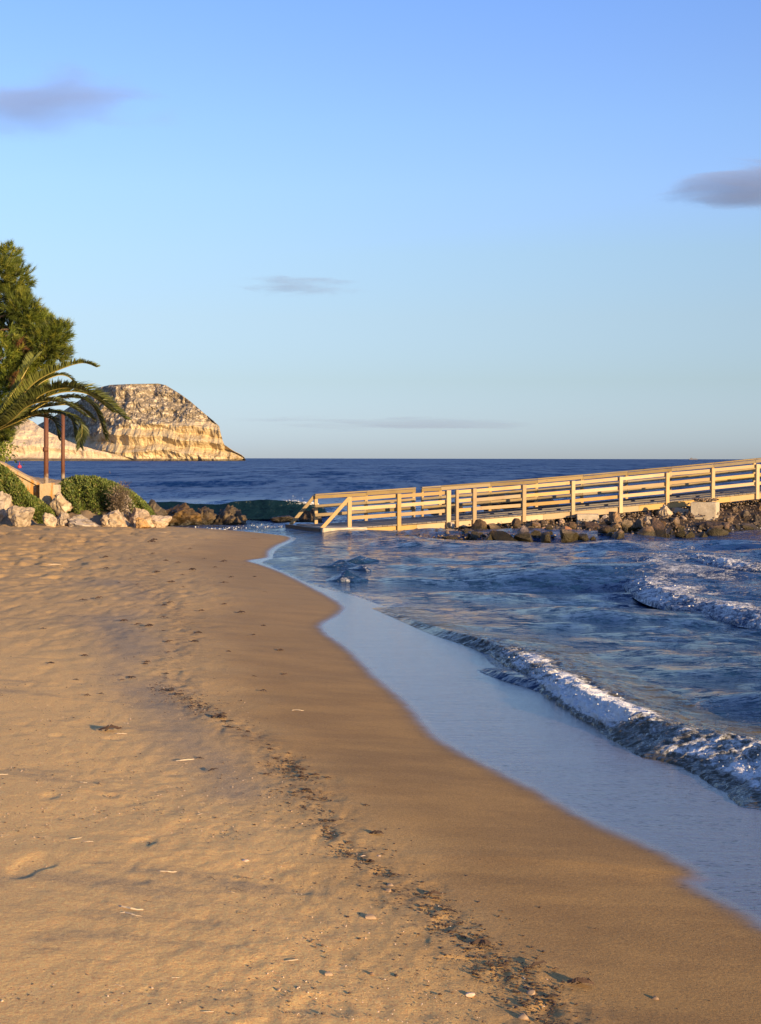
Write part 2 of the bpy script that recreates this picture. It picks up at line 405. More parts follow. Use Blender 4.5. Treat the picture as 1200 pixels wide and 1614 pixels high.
sand = mk('beach_sand', V, F, sand_m, smooth=True, attrs={'shore_distance': dS_, 'tide_line': ti_, 'mineral': mi_})
tag(sand, kind='structure')

# ---------------------------------- water material
def water_mat(name, deep, murk, green=None):
    w = M(name); P = w.pos(); mk_ = w.attr('murk'); fo = w.attr('foam')
    base = w.mix(mk_, deep, murk)
    base = w.mix(w.rng(w.noise(w.map(P, (0.35, 1.0, 1)), 0.5, 4, 0.6), 0.45, 0.65, 0, 0.35), base, tuple(x * 0.55 for x in deep))
    fn = w.math('ADD', w.noise(w.map(P, (.8, 1.1, 1.4)), 8, 8, 0.74, 0.9), w.math('MULTIPLY', w.math('SUBTRACT', w.noise(P, 38, 3, 0.6), 0.5), 0.35))
    fmask = w.rng(fn, w.math('SUBTRACT', 0.80, w.math('MULTIPLY', fo, 0.62)), w.math('SUBTRACT', 1.04, w.math('MULTIPLY', fo, 0.62)))
    fmask = w.math('MULTIPLY', fmask, w.rng(fo, 0.02, 0.12))
    col = w.mix(fmask, base, w.mix(w.noise(P, 20, 4), (0.58, 0.59, 0.60), (0.86, 0.86, 0.85)))
    n1 = w.noise(w.map(P, (0.8, 1.2, 1), (0, 0, math.radians(-12))), 3.0, 4, 0.6, 0.5)
    n2 = w.noise(w.map(P, (0.6, 1.3, 1), (0, 0, math.radians(14))), 9.0, 4, 0.6, 0.4)
    n0 = w.noise(w.map(P, (0.3, 1.0, 1), (0, 0, math.radians(-4))), 0.55, 4, 0.6, 0.3)
    h = w.math('ADD', w.math('MULTIPLY', n1, 0.105), w.math('MULTIPLY', n2, 0.040))
    dist = w.sep(P)['Y']
    h = w.math('ADD', h, w.math('MULTIPLY', w.math('MULTIPLY', n0, 0.5), w.rng(dist, 15, 70)))
    hf = w.math('MULTIPLY', w.noise(P, 22, 5, 0.7), w.math('MULTIPLY', fmask, 0.03))
    h = w.math('ADD', h, hf)
    calm = w.rng(w.attr('calm'), 0, 1, 1.0, 0.15)
    nm = w.bump(h, calm, 1.0)
    # facets of small waves, as slopes (keeps its strength where a pixel covers many waves)
    def slope(scale, k, det, lo):
        nz = w.noise(w.map(P, lo), scale, det, 0.6, 0.0, 'Color')
        sb = w.n.new('ShaderNodeVectorMath'); sb.operation = 'SUBTRACT'; w.l.new(nz, sb.inputs[0]); sb.inputs[1].default_value = (.5, .5, .5)
        ml = w.n.new('ShaderNodeVectorMath'); ml.operation = 'MULTIPLY'; w.l.new(sb.outputs[0], ml.inputs[0]); ml.inputs[1].default_value = (k, k, 0)
        return ml.outputs[0]
    ad = w.n.new('ShaderNodeVectorMath'); ad.operation = 'ADD'; w.l.new(slope(1.3, 2.6, 4, (.8, .16, 1)), ad.inputs[0]); 
    adf = w.n.new('ShaderNodeVectorMath'); adf.operation = 'ADD'; w.l.new(slope(.16, 3.0, 5, (1.5, .28, 1)), adf.inputs[0]); w.l.new(slope(.022, 1.5, 5, (.3, 1, 1)), adf.inputs[1]); w.l.new(adf.outputs[0], ad.inputs[1])
    sc = w.n.new('ShaderNodeVectorMath'); sc.operation = 'SCALE'; w.l.new(ad.outputs[0], sc.inputs[0]); w.l.new(w.rng(dist, 25, 80, 0.0, 1.0), sc.inputs['Scale'])
    a2 = w.n.new('ShaderNodeVectorMath'); a2.operation = 'ADD'; w.l.new(nm, a2.inputs[0]); 
    sc2 = w.n.new('ShaderNodeVectorMath'); sc2.operation = 'SCALE'
    ad2 = w.n.new('ShaderNodeVectorMath'); ad2.operation = 'ADD'; w.l.new(slope(11.0, 1.4, 3, (.9, 1, 1)), ad2.inputs[0]); w.l.new(slope(3.6, 2.4, 4, (.85, .8, 1)), ad2.inputs[1])
    w.l.new(ad2.outputs[0], sc2.inputs[0]); w.l.new(w.math('MULTIPLY', calm, w.math('SUBTRACT', 1.0, w.math('MULTIPLY', fmask, .7))), sc2.inputs['Scale'])
    a3 = w.n.new('ShaderNodeVectorMath'); a3.operation = 'ADD'; w.l.new(sc.outputs[0], a3.inputs[0]); w.l.new(sc2.outputs[0], a3.inputs[1]); w.l.new(a3.outputs[0], a2.inputs[1])
    nz_ = w.n.new('ShaderNodeVectorMath'); nz_.operation = 'NORMALIZE'; w.l.new(a2.outputs[0], nz_.inputs[0]); nm = nz_.outputs[0]
    return w.set(color=col, rough=w.math('MAXIMUM', w.rng(fmask, 0, .4, 0.10, 0.8), w.rng(dist, 20, 90, 0.0, 0.42)), ior=1.333, spec=w.rng(fmask, 0, 1, 0.5, 0.1), normal=nm)
sea_m = water_mat("sea_water", (0.002, 0.026, 0.120), (0.010, 0.034, 0.085))

# ---------------------------------- sea
random.seed(3)
COMP = []
for k in range(40):
    lam = 0.35 * (1.13 ** k) if k < 26 else random.uniform(0.5, 5)
    ang = math.radians(-108 + random.gauss(0, 24))
    COMP.append((lam, ang, random.uniform(0, 6.28), 0.0095 * lam ** 0.85))
SWL = [(random.uniform(7, 26), math.radians(-100 + random.gauss(0, 14)), random.uniform(0, 6.28)) for _ in range(14)]
def swell(x, y, spacing):
    wx = x + 0.35 * vn2(x * 0.5, y * 0.5, 61); wy = y + 0.35 * vn2(x * 0.45, y * 0.45, 62)
    r = 0
    for lam, a, ph, am in COMP:
        f = sst(2.2, 4.5, lam / spacing)
        if np.max(f) <= 0: continue
        s = np.sin((wx * math.cos(a) + wy * math.sin(a)) * 6.2832 / lam + ph)
        r = r + am * f * (1.35 * ((s * 0.5 + 0.5) ** 1.6) - 0.55)
    far = sst(46, 60, y)
    for lam, a, ph in SWL:
        f = sst(2.2, 4.5, lam / spacing) * far
        if np.max(f) <= 0: continue
        s = np.sin((wx * math.cos(a) + wy * math.sin(a)) * 6.2832 / lam + ph + 2 * vn2(x * .03, y * .03, 67)); r = r + 0.045 * f * (1.4 * ((s * .5 + .5) ** 2) - .5)
    env = 0.75 + 0.45 * vn2(x * 0.13, y * 0.10, 66)
    return r * env
def line_d(x, y, L):
    d2 = np.full(x.shape, 1e12)
    for i in range(len(L) - 1):
        ax, ay = L[i]; bx, by = L[i + 1]; dx = bx - ax; dy = by - ay
        t = np.clip(((x - ax) * dx + (y - ay) * dy) / (dx * dx + dy * dy + 1e-9), 0, 1)
        np.minimum(d2, (x - ax - t * dx) ** 2 + (y - ay - t * dy) ** 2, out=d2)
    return np.sqrt(d2)

Ds = rows(2.0, 130, 1 / 3000., 0.02)
Ds = Ds + list(130 * 1.09 ** np.arange(1, 70))
X, Y, NR, NC = fan(0.30, 0.00125, 1.5, Ds)
xf, yf = X.ravel(), Y.ravel()
near = (yf < 75) & (np.abs(xf) < 60)
dT = np.full(xf.shape, -50.0); dS = np.full(xf.shape, -50.0)
dT[near] = sdist(xf[near], yf[near], TL); dS[near] = sdist(xf[near], yf[near], SL)
far_left = (~near) & (xf < -12) & (yf < 110)
dT[far_left] = sdist(xf[far_left], yf[far_left], TL)
sp = np.maximum(np.sqrt(xf ** 2 + yf ** 2) ** 2 / 3000. , 0.02)
depth = np.maximum(-dT, 0)
shoal = sst(0.05, 3.0, depth) * 0.85 + 0.15 * sst(0, 0.4, depth)
z = swell(xf, yf, sp) * shoal * 1.35
z = z + 0.012 * sst(0.0, 0.15, depth)
z = np.where(dT > 0, -0.03 - 0.2 * dT, z)
murk = 1 - 0.85 * sst(0.0, 16, depth)
murk = np.clip(murk * (yf < 46) + 0.10 * (yf >= 46) * (1 - sst(46, 90, yf)), 0, 1)
foam = np.zeros(xf.shape)
# frothy edge where the water runs out on the sand
eg = np.exp(-((depth - 0.04) / 0.07) ** 2) * sst(15.0, 17.5, yf) * (dT < 0.02)
foam = np.maximum(foam, eg * (0.62 + 0.35 * vn2(xf * 2, yf * 2, 5)))
# trailing foam: behind the near breaker, the right-hand breakers, at the jetty toe
def band(L, wid, amt, seed, f=1.0):
    Lw = catmull(L, 4); d = np.full(xf.shape, 99.0); m = (yf < 60) & (yf > 4)
    d[m] = line_d(xf[m], yf[m], Lw)
    return amt * np.exp(-(d / wid) ** 2) * (0.75 + 0.5 * fbm2(xf * 1.6 * f, yf * 1.3 * f, 2, seed))
foam = np.maximum(foam, band([onz(880, 1040), onz(960, 1090), onz(1040, 1110), onz(1130, 1125), onz(1230, 1150)], 0.55, 0.62, 71))
foam = np.maximum(foam, band([onz(1090, 1105), onz(1150, 1120), onz(1230, 1135)], 0.6, 0.42, 72))
foam = np.maximum(foam, band([onz(1052, 862), onz(1040, 885), onz(1060, 905), onz(1100, 925), onz(1200, 950), onz(1300, 960)], 1.6, 0.60, 73, 0.6))
foam = np.maximum(foam, band([onz(1095, 873), onz(1150, 885), onz(1260, 890)], 1.6, 0.58, 74, 0.6))
foam = np.maximum(foam, band([onz(1080, 845), onz(1150, 842), onz(1280, 842)], 1.5, 0.62, 75))
foam = np.maximum(foam, band([onz(330, 828), onz(400, 831), onz(445, 829)], 1.2, 0.70, 76))
foam = np.maximum(foam, band([(-9, 48.8), (-6, 48.6), (-3.5, 48.2), (-2, 47.6)], 0.9, 0.45, 77))
foam = np.maximum(foam, band([onz(590, 851), onz(800, 853), onz(1000, 849)], 0.5, 0.40, 78))
for (a, b, wd) in (((528, 892), (560, 890), .35), ((536, 910), (560, 907), .3), ((555, 882), (580, 880), .35)):
    foam = np.maximum(foam, band([onz(*a), onz(*b), onz(b[0] + 2, b[1])], wd, 0.55, 79))
calm = (1 - sst(0.0, 1.2, depth)) * 0.6
keep = (dT.reshape(NR, NC) < 0.5)[:-1, :-1]
F = grid_faces(NR, NC, keep); V = np.stack([xf, yf, z], 1)
V, F, a1, a2, a3 = compact(V, F, murk, foam, calm)
sea = mk('sea', V, F, sea_m, smooth=True, attrs={'murk': a1, 'foam': a2, 'calm': a3})
tag(sea, kind='structure')

# ---------------------------------- breaking waves: swept sections along a crest
def breaker(name, label, crest, H, wb, wf, foam_f, mat, ds=0.02, lump=0.05, lip=0.0, murk=0.9, seed=0, nt=44, fscale=1.0, side=-1):
    L = catmull(crest, 24); seg = np.linalg.norm(np.diff(L, axis=0), axis=1); s = np.concatenate([[0], np.cumsum(seg)])
    n = int(s[-1] / ds); q = np.linspace(0, s[-1], n); cx = np.interp(q, s, L[:, 0]); cy = np.interp(q, s, L[:, 1])
    tx = np.gradient(cx); ty = np.gradient(cy)
    k = max(3, int(0.35 / ds)); ker = np.ones(2 * k + 1) / (2 * k + 1)
    txp = np.convolve(np.pad(tx, k, 'edge'), ker, 'valid'); typ = np.convolve(np.pad(ty, k, 'edge'), ker, 'valid')
    ln = np.hypot(txp, typ); nx, ny = side * -typ / ln, side * txp / ln            # towards the shore
    u = q / q[-1]
    Hu = np.interp(u, *H) ; WB = np.interp(u, *wb); WF = np.interp(u, *wf)
    Hu = Hu * (1 + 0.18 * vn2(q * 1.3, q * 0, seed) )
    t = np.linspace(-1, 1, nt); t = np.sign(t) * np.abs(t) ** 1.25
    Tg, Ug = np.meshgrid(t, np.arange(n)); 
    off = np.where(Tg < 0, Tg * WB[Ug], Tg * WF[Ug])
    up = np.where(Tg < 0, (0.5 + 0.5 * np.cos(np.pi * np.clip(-Tg, 0, 1))) ** 1.3, (1 - np.clip(Tg, 0, 1) ** 1.1) ** 1.4)
    zz = up * Hu[Ug] - 0.03 * (np.abs(Tg) > 0.93) * 1.0
    lean = lip * Hu[Ug] * up ** 2 * (Tg > -0.4) * sst(-0.4, 0.1, Tg)
    off = off + lean
    x = cx[Ug] + nx[Ug] * off; y = cy[Ug] + ny[Ug] * off
    Q = q[Ug]
    fm = foam_f(Ug / (n - 1), Tg)
    fm = fm * (0.85 + 0.4 * fbm2(Q * 2.2 * fscale, off * 3 * fscale, 3, seed + 4))
    # ripples of the sea itself run on over the back
    sh = sst(0.25, 1.0, -Tg)
    zs = swell(x, y, np.full(x.shape, 0.06))
    zz = zz + zs * 0.7 * sst(0.0, 0.3, -Tg) * 1.0 + 0.012
    fl = np.clip(fm, 0, 1)
    b1 = np.abs(fbm3(x * 6 * fscale, y * 6 * fscale, zz * 9, 4, seed + 8, 0.6))
    b2 = fbm3(x * 17 * fscale, y * 17 * fscale, zz * 20, 3, seed + 12, 0.6)
    dz = lump * fl * (1.1 * (0.5 - b1 * 2.0) + 0.30 * b2 + 0.25)
    edge = sst(0, 0.12, 1 - np.abs(Tg))
    zz = zz + dz * edge
    x = x + nx[Ug] * dz * 0.9 * edge * (Tg > -0.2); y = y + ny[Ug] * dz * 0.9 * edge * (Tg > -0.2)
    # streaks drawn up the smooth front
    st = 0.005 * (1 - fl) * fbm2(Q * 9, off * 1.5, 2, seed + 3) * (Tg > 0) * np.clip(Hu[Ug] / 0.15, 0, 1)
    x = x + nx[Ug] * st; y = y + ny[Ug] * st
    tap = sst(0, 0.03, Ug / (n - 1)) * sst(0, 0.03, 1 - Ug / (n - 1))
    zz = zz * tap - 0.03 * (1 - tap)
    o = mk(name, np.stack([x.ravel(), y.ravel(), zz.ravel()], 1), grid_faces(n, nt), mat, smooth=True,
           attrs={'murk': np.full(x.size, murk), 'foam': fm.ravel(), 'calm': np.full(x.size, 0.35)})
    return tag(o, label, 'wave'), (x, y, zz, fm)

def cr(L, z=0.13): return [onz(px, py, z) for px, py in L]
A_PX = [(590, 943), (640, 962), (700, 985), (750, 1000), (800, 1018), (850, 1050), (900, 1080), (950, 1108), (1000, 1130), (1050, 1145), (1090, 1158), (1140, 1166), (1200, 1184), (1270, 1215), (1350, 1260)]
def foamA(u, t):
    a = np.interp(u, [0, 0.22, 0.30, 0.36, 0.42, 0.50, 0.70, 0.775, 0.80, 0.86, 1.0], [0.0, 0.02, 0.10, 0.35, 0.50, 0.90, 1.15, 1.1, 0.50, 0.75, 0.9])
    across = sst(-0.30, -0.04, t) * (1 - 0.55 * sst(0.55, 0.85, t))
    return a * across + 0.40 * sst(-0.95, -0.3, t) * (1 - sst(-0.25, 0.0, t)) * sst(0.35, 0.5, u)
brk_m = water_mat("breaker_water", (0.02, 0.03, 0.04), (0.075, 0.068, 0.048))
ba, gA = breaker('breaking_wave', 'nearest small wave breaking in a foaming line along the wet sand', cr(A_PX, 0.115), 
    ([0, .12, .25, .4, .55, .68, .78, .9, 1], [0.01, 0.02, 0.045, 0.07, 0.10, 0.125, 0.13, 0.135, 0.14]),
    ([0, .4, 1], [0.5, 0.9, 1.1]), ([0, .25, .5, .75, .84, 1], [0.14, 0.18, 0.2, 0.24, 0.55, 0.65]), foamA, brk_m, ds=0.016, lump=0.05, lip=0.2, seed=5, nt=60, murk=1.0)
B_PX = [(1052, 858), (1034, 872), (1028, 890), (1024, 906), (1050, 924), (1090, 936), (1140, 944), (1200, 957), (1290, 968), (1400, 975)]
def foamB(u, t): return np.interp(u, [0, .06, .2, 1], [0.1, 0.55, 0.78, 0.74]) * (0.62 + 0.38 * sst(-0.5, 0.0, t)) * sst(-1.0, -0.6, t) * (1 - 0.1 * sst(0.6, 0.95, t))
bb, gB = breaker('breaking_wave', 'curved white breaker rolling in at the right, in front of the rocks', cr(B_PX, 0.2),
    ([0, .1, .3, .7, 1], [0.02, 0.06, 0.09, 0.12, 0.13]), ([0, 1], [1.8, 2.6]), ([0, 1], [0.35, 0.45]), foamB, sea_m, ds=0.035, lump=0.055, lip=0.3, seed=25, nt=48, murk=0.8, fscale=0.7)
B2_PX = [(1085, 862), (1110, 870), (1150, 879), (1200, 883), (1280, 886), (1380, 886)]
bb2, gB2 = breaker('breaking_wave', 'low white breaker at the right edge behind the curved one', cr(B2_PX, 0.2),
    ([0, .15, .5, 1], [0.02, 0.07, 0.12, 0.13]), ([0, 1], [1.4, 2.0]), ([0, 1], [0.35, 0.4]), foamB, sea_m, ds=0.04, lump=0.055, lip=0.25, seed=35, nt=40, murk=0.8, fscale=0.7)
green_m = water_mat("green_wave_water", (0.003, 0.012, 0.020), (0.004, 0.018, 0.022))
def foamC(u, t): return (0.16 + 0.9 * sst(0.78, 0.9, u) * (1 - sst(0.93, 1.0, u))) * sst(-0.35, -0.02, t) * (1 - sst(0.05, 0.3, t)) + 0.5 * sst(0.85, 0.97, t)
C_L = [(-9.5, 50.4), (-8.0, 50.1), (-6.5, 49.9), (-5.0, 49.9), (-3.9, 50.0), (-2.6, 50.2), (-1.8, 50.6)]
bc, gC = breaker('breaking_wave', 'dark green wave rearing up behind the brown rocks', C_L,
    ([0, .2, .5, .75, .92, 1], [0.38, 0.50, 0.55, 0.58, 0.5, 0.1]), ([0, 1], [2.6, 2.6]), ([0, 1], [0.8, 0.7]), foamC, green_m, ds=0.04, lump=0.06, lip=0.25, murk=0.5, seed=45, nt=44, fscale=0.8, side=-1)
D_L = [onz(760, 1052, .03), onz(800, 1068, .03), onz(850, 1083, .03), onz(890, 1102, .03)]
bd, gD = breaker('breaking_wave', 'thin dark ripple front just ahead of the foaming near wave', D_L,
    ([0, .3, .7, 1], [0.01, 0.06, 0.05, 0.01]), ([0, 1], [0.4, 0.4]), ([0, 1], [0.08, 0.08]), lambda u, t: 0.25 * sst(0.2, 0.8, t), sea_m, ds=0.015, lump=0.02, seed=55, nt=26, murk=1.0)
HUMPS = [((528, 893), (562, 890), 0.13, 'small frothy hump of water furthest left of the inshore wavelets'), ((535, 912), (562, 908), 0.16, 'small frothy hump of water nearest the sand spit'),
         ((555, 882), (585, 879), 0.09, 'small frothy hump of water behind the other inshore wavelets'), ((572, 897), (582, 896), 0.08, 'tiny pointed wavelet beside the frothy humps')]
for i, (a, b, hh, lb) in enumerate(HUMPS):
    m_ = ((a[0] + b[0]) / 2, (a[1] + b[1]) / 2 - 0.5)
    ho, _ = breaker('wavelet', lb, [onz(a[0], a[1], .05), onz(m_[0], m_[1], .05), onz(b[0], b[1], .05)],
        ([0, .5, 1], [0.02, hh, 0.02]), ([0, 1], [0.5, 0.5]), ([0, 1], [0.28, 0.28]), lambda u, t: 0.5 * sst(-0.5, 0, t) * (1 - sst(.5, .95, t)), sea_m, ds=0.015, lump=0.04, seed=65 + i, nt=30, murk=1.0)

# foam clots thrown along the crests (uncountable)
ICO = None
def ico(sub):
    import bmesh
    bm = bmesh.new(); bmesh.ops.create_icosphere(bm, subdivisions=sub, radius=1.0)
    V = np.array([v.co[:] for v in bm.verts]); F = np.array([[v.index for v in f.verts] for f in bm.faces]); bm.free()
    return V, F
IV1, IF1 = ico(1); IV2, IF2 = ico(2); IV3, IF3 = ico(3)
fm_ = M("sea_foam"); fP = fm_.pos()
foam_m = fm_.set(color=fm_.mix(fm_.noise(fP, 30, 4), (0.50, 0.51, 0.52), (0.74, 0.74, 0.73)), rough=0.45, spec=0.5, normal=fm_.bump(fm_.noise(fP, 60, 4), 0.6, 0.01))
def blobs(name, label, pts, rad, squash=0.7, mat=None, iv=IV1, fi=IF1, rr=0.25):
    n = len(pts); base = iv[None] * (1 + rr * RNG.standard_normal((n, len(iv), 1)) * 0.6)
    s = rad[:, None, None] * np.stack([np.ones(n), np.ones(n), np.full(n, squash)], 1)[:, None, :] * (1 + 0.3 * RNG.uniform(-1, 1, (n, 1, 3)))
    V = base * s + pts[:, None, :]
    Fx = fi[None] + (np.arange(n) * len(iv))[:, None, None]
    return tag(mk(name, V.reshape(-1, 3), Fx.reshape(-1, 3), mat, smooth=True), label, None, None, 'stuff')
def sprinkle(g, n, tmin, r0, r1, lift, thr=0.75):
    x, y, zz, fm = g; nu, nt = x.shape
    w = np.clip(fm - thr, 0, 1); w[:, : int(nt * tmin)] *= 0.12; w = w.ravel() / w.sum()
    k = RNG.choice(x.size, n, p=w)
    p = np.stack([x.ravel()[k], y.ravel()[k], zz.ravel()[k]], 1) + RNG.normal(0, 1, (n, 3)) * [0.03, 0.03, 0.006]
    p[:, 2] += np.abs(RNG.normal(0, lift, n))
    return p, r0 * (r1 / r0) ** (RNG.random(n) ** 3.0)
pA, rA = sprinkle(gA, 420, 0.42, 0.003, 0.010, 0.018, 0.6)
blobs('foam_clots', 'white foam clots tumbling on the near breaker', pA, rA, 0.75, foam_m)
pB, rB = sprinkle(gB, 260, 0.3, 0.006, 0.018, 0.02, 0.5); pB2, rB2 = sprinkle(gB2, 140, 0.3, 0.006, 0.018, 0.02, 0.5)
blobs('foam_clots', 'white foam clots on the breakers at the right', np.vstack([pB, pB2]), np.concatenate([rB, rB2]), 0.7, foam_m)
SURF = []
for (px, py, n, sx, sy, hz) in ((1105, 836, 260, 1.1, .35, .10), (1170, 834, 420, 1.6, .35, .12), (1220, 834, 300, 1.6, .4, .14), (425, 828, 160, .7, .5, .12), (350, 829, 90, .9, .4, .06),
                                (460, 796, 160, .55, .1, .14)):
    bx, by = onz(px, py + 6) if py > 800 else (at(px, py, 50.0).x, 50.0)
    bz = 0.0 if py > 800 else 0.5
    q = RNG.normal(0, 1, (n, 3)) * [sx * .5, sy * .5, hz * .6]; q[:, 2] = np.abs(q[:, 2]) + bz; q[:, 0] += bx; q[:, 1] += by
    SURF.append(q)
SURF = np.vstack(SURF)
blobs('surf_spray', 'white spray thrown up where waves meet the rocks', SURF, 0.006 * (4 ** RNG.random(len(SURF)) ** 1.6), 0.8, foam_m)

# ------------------------------------------------------------------ rocks
def rock_mesh(name, seed, cuts=9, iv=IV3, fi=IF3, amp=0.10, flat=(1, 1, 1), dlo=0.50, dhi=0.82):
    r = np.random.default_rng(seed)
    V = iv.copy()
    for k in range(cuts):
        n = r.normal(size=3); n /= np.linalg.norm(n); d = r.uniform(dlo, dhi)
        h = V @ n; over = np.maximum(h - d, 0); V = V - np.outer(over * 0.92, n)
    nn = fbm3(V[:, 0] * 1.7 + seed, V[:, 1] * 1.7, V[:, 2] * 1.7, 3, seed * 1.0)
    n2 = fbm3(V[:, 0] * 6 + seed, V[:, 1] * 6, V[:, 2] * 6, 3, seed + 5.0)
    V = V * (1 + amp * 2.0 * nn + amp * 0.8 * n2)[:, None] * np.array(flat)
    me_o = mk(name, V, fi, None, smooth=True, link=False); me = me_o.data; bpy.data.objects.remove(me_o)
    try: me.set_sharp_from_angle(angle=math.radians(38))
    except Exception: pass
    mn = V.min(0); mx = V.max(0)
    return me, mn, mx
IV4, IF4 = ico(5)
RM = [rock_mesh('boulder', 10 + i, 10 + i % 5, IV4, IF4, amp=.17, dlo=.38, dhi=.78) for i in range(9)]
def rock(name, label, cat, box, D, mat, seed=0, depth=None, group=None, dz=0.0, rz=None, mesh=None, sink=0.38):
    """one rock filling the given box of the photograph at D metres"""
    x0, y0, x1, y1 = box
    a = at(x0, y1, D); b = at(x1, y0, D)
    a.z -= (b.z - a.z) * sink
    w = b.x - a.x; h = b.z - a.z
    me, mn, mx = mesh or RM[seed % len(RM)]
    me = me.copy(); me.materials.clear(); me.materials.append(mat)
    o = bpy.data.objects.new(name, me); COL.objects.link(o)
    dd = depth or w * 0.8
    rz = 0.0 if rz is None else rz
    ex = mx - mn
    o.scale = (w / ex[0], dd / ex[1], h / ex[2])
    ctr = (mx + mn) / 2
    o.location = ((a.x + b.x) / 2 - ctr[0] * o.scale[0], D + dd * 0.35, (a.z + b.z) / 2 - ctr[2] * o.scale[2] + dz)
    return tag(o, label, cat, group)

m_pale = mat_rock('pale_limestone', (0.50, 0.39, 0.26), (0.31, 0.23, 0.145), (0.17, 0.12, 0.075), vary=0.18, scale=2.6)
m_brown = mat_rock('wet_brown_rock', (0.085, 0.055, 0.026), (0.04, 0.028, 0.016), (0.12, 0.076, 0.030), algae=(0.03, 0.024, 0.011), wetz=0.1, rough=0.6, vary=0.15, scale=3)
m_tan = mat_rock('tan_boulder', (0.52, 0.36, 0.17), (0.42, 0.27, 0.13), (0.36, 0.25, 0.14), vary=0.1)
m_rubble = mat_rock('pile_stone', (0.17, 0.11, 0.062), (0.085, 0.06, 0.04), (0.24, 0.145, 0.07), algae=(0.055, 0.042, 0.014), wetz=0.22, vary=0.55)

# left shore: bank of earth under the planting
bx = np.linspace(-16, -4.4, 130); by = np.linspace(36.5, 47.5, 110)
BX, BY = np.meshgrid(bx, by)
def bankh(x, y):
    h = 0.95 * np.exp(-((x + 8.1) / 1.25) ** 2 - ((y - 41) / 1.7) ** 2)
    h = h + 1.35 * sst(-8.9, -10.6, x) * sst(37.0, 39.4, y)
    h = h * (1 + 0.1 * fbm2(x * 2, y * 2, 3, 8)) + 0.05 * fbm2(x * 5, y * 5, 3, 18)
    return h
bz = bankh(BX.ravel(), BY.ravel())
g0 = ground_h(BX.ravel(), BY.ravel(), sdist(BX.ravel(), BY.ravel(), SL), sdist(BX.ravel(), BY.ravel(), TL))
bz = g0 + bz - 0.10
me_ = M('dry_earth'); eP = me_.pos()
earth_m = me_.set(color=me_.mix(me_.noise(eP, 4, 6, .7), (0.36, 0.26, 0.16), (0.20, 0.14, 0.085)), rough=0.95, normal=me_.bump(me_.noise(eP, 12, 6, .7), 0.9, 0.05))
bank = mk('earth_bank', np.stack([BX.ravel(), BY.ravel(), bz], 1), grid_faces(110, 130), earth_m, smooth=True)
tag(bank, kind='structure')

rock('boulder', 'rounded pale boulder cut off by the left edge, beside the creeper', 'rock', (-22, 774, 16, 810), 37.6, m_pale, 1)
rock('boulder', 'large pale pitted boulder on the sand at the left, under the creeper', 'rock', (6, 797, 52, 829), 36.9, m_pale, 2)
rock('boulder', 'squarish pale block stacked below the wall pillar', 'rock', (76, 776, 114, 812), 38.6, m_pale, 3)
rock('boulder', 'small pale slab at the foot of the squarish block', 'rock', (66, 808, 88, 828), 37.2, m_pale, 4)
rock('boulder', 'pale wedge of rock between the squarish block and the sand', 'rock', (84, 806, 114, 826), 37.6, m_pale, 5)
rock('boulder', 'long flat pale slab lying on the sand before the bush', 'rock', (104, 816, 158, 829), 37.4, m_pale, 6)
rock('boulder', 'small reddish stone wedged on top of the flat slab', 'rock', (112, 811, 136, 819), 37.6, m_tan, 7)
rock('boulder', 'tall pale outcrop topped by the dry brown patch of the bush', 'rock', (168, 776, 212, 824), 39.4, m_pale, 8, depth=1.0)
rock('boulder', 'low pale rock in front of the tall outcrop at the foot of the bush', 'rock', (156, 803, 200, 829), 38.4, m_pale, 7, depth=.8)
rock('boulder', 'jagged pale rock under the right tail of the bush', 'rock', (192, 800, 244, 829), 38.8, m_pale, 5, depth=.9)
rock('boulder', 'pinkish flat stone between the jagged pale rock and the ochre one', 'rock', (212, 815, 238, 829), 38.2, m_tan, 6, depth=.4)
rock('boulder', 'small white stone on the sand below the bush', 'rock', (170, 818, 184, 829), 37.5, m_pale, 4)
rock('boulder', 'low ochre rock at the right end of the pale rocks', 'rock', (226, 812, 270, 829), 39.0, m_tan, 2)
rock('boulder', 'brown rock half behind the right tail of the bush', 'rock', (222, 787, 264, 822), 43.0, m_brown, 3)
def crag(label, box, D, seed):
    me = rock_mesh('sea_rock', seed, 4, *ico(5), amp=0.26)
    return rock('sea_rock', label, 'rock', box, D, m_brown, 0, mesh=me)
crag('largest brown seaweed-covered rock at the water edge', (238, 792, 318, 834), 44.0, 71)
crag('low brown rock in the middle of the three in the shallows', (290, 798, 344, 834), 44.6, 72)
crag('brown rock furthest out of the three in the shallows', (322, 796, 390, 834), 44.4, 73)
rock('sea_rock', 'small dark rock behind the landing of the boardwalk', 'rock', (470, 803, 496, 828), 46.5, m_brown, 5)
rock('sea_rock', 'reddish brown rock seen between the slanted rails', 'rock', (488, 801, 512, 828), 47.0, m_brown, 6)
rock('sea_rock', 'flat black reef rock awash left of the landing', 'rock', (424, 812, 474, 822), 46.5, m_brown, 7)
for i, (bxx, lb) in enumerate([((752, 776, 800, 806), 'left one of the brown rocks behind the boardwalk'), ((790, 772, 846, 806), 'tallest brown rock seen through the far railing'),
                               ((836, 781, 884, 804), 'right one of the brown rocks behind the boardwalk'), ((676, 790, 740, 812), 'low rock behind the boardwalk near the gate')]):
    rock('sea_rock', lb, 'rock', bxx, 49.0, m_brown, i + 2, depth=1.6)

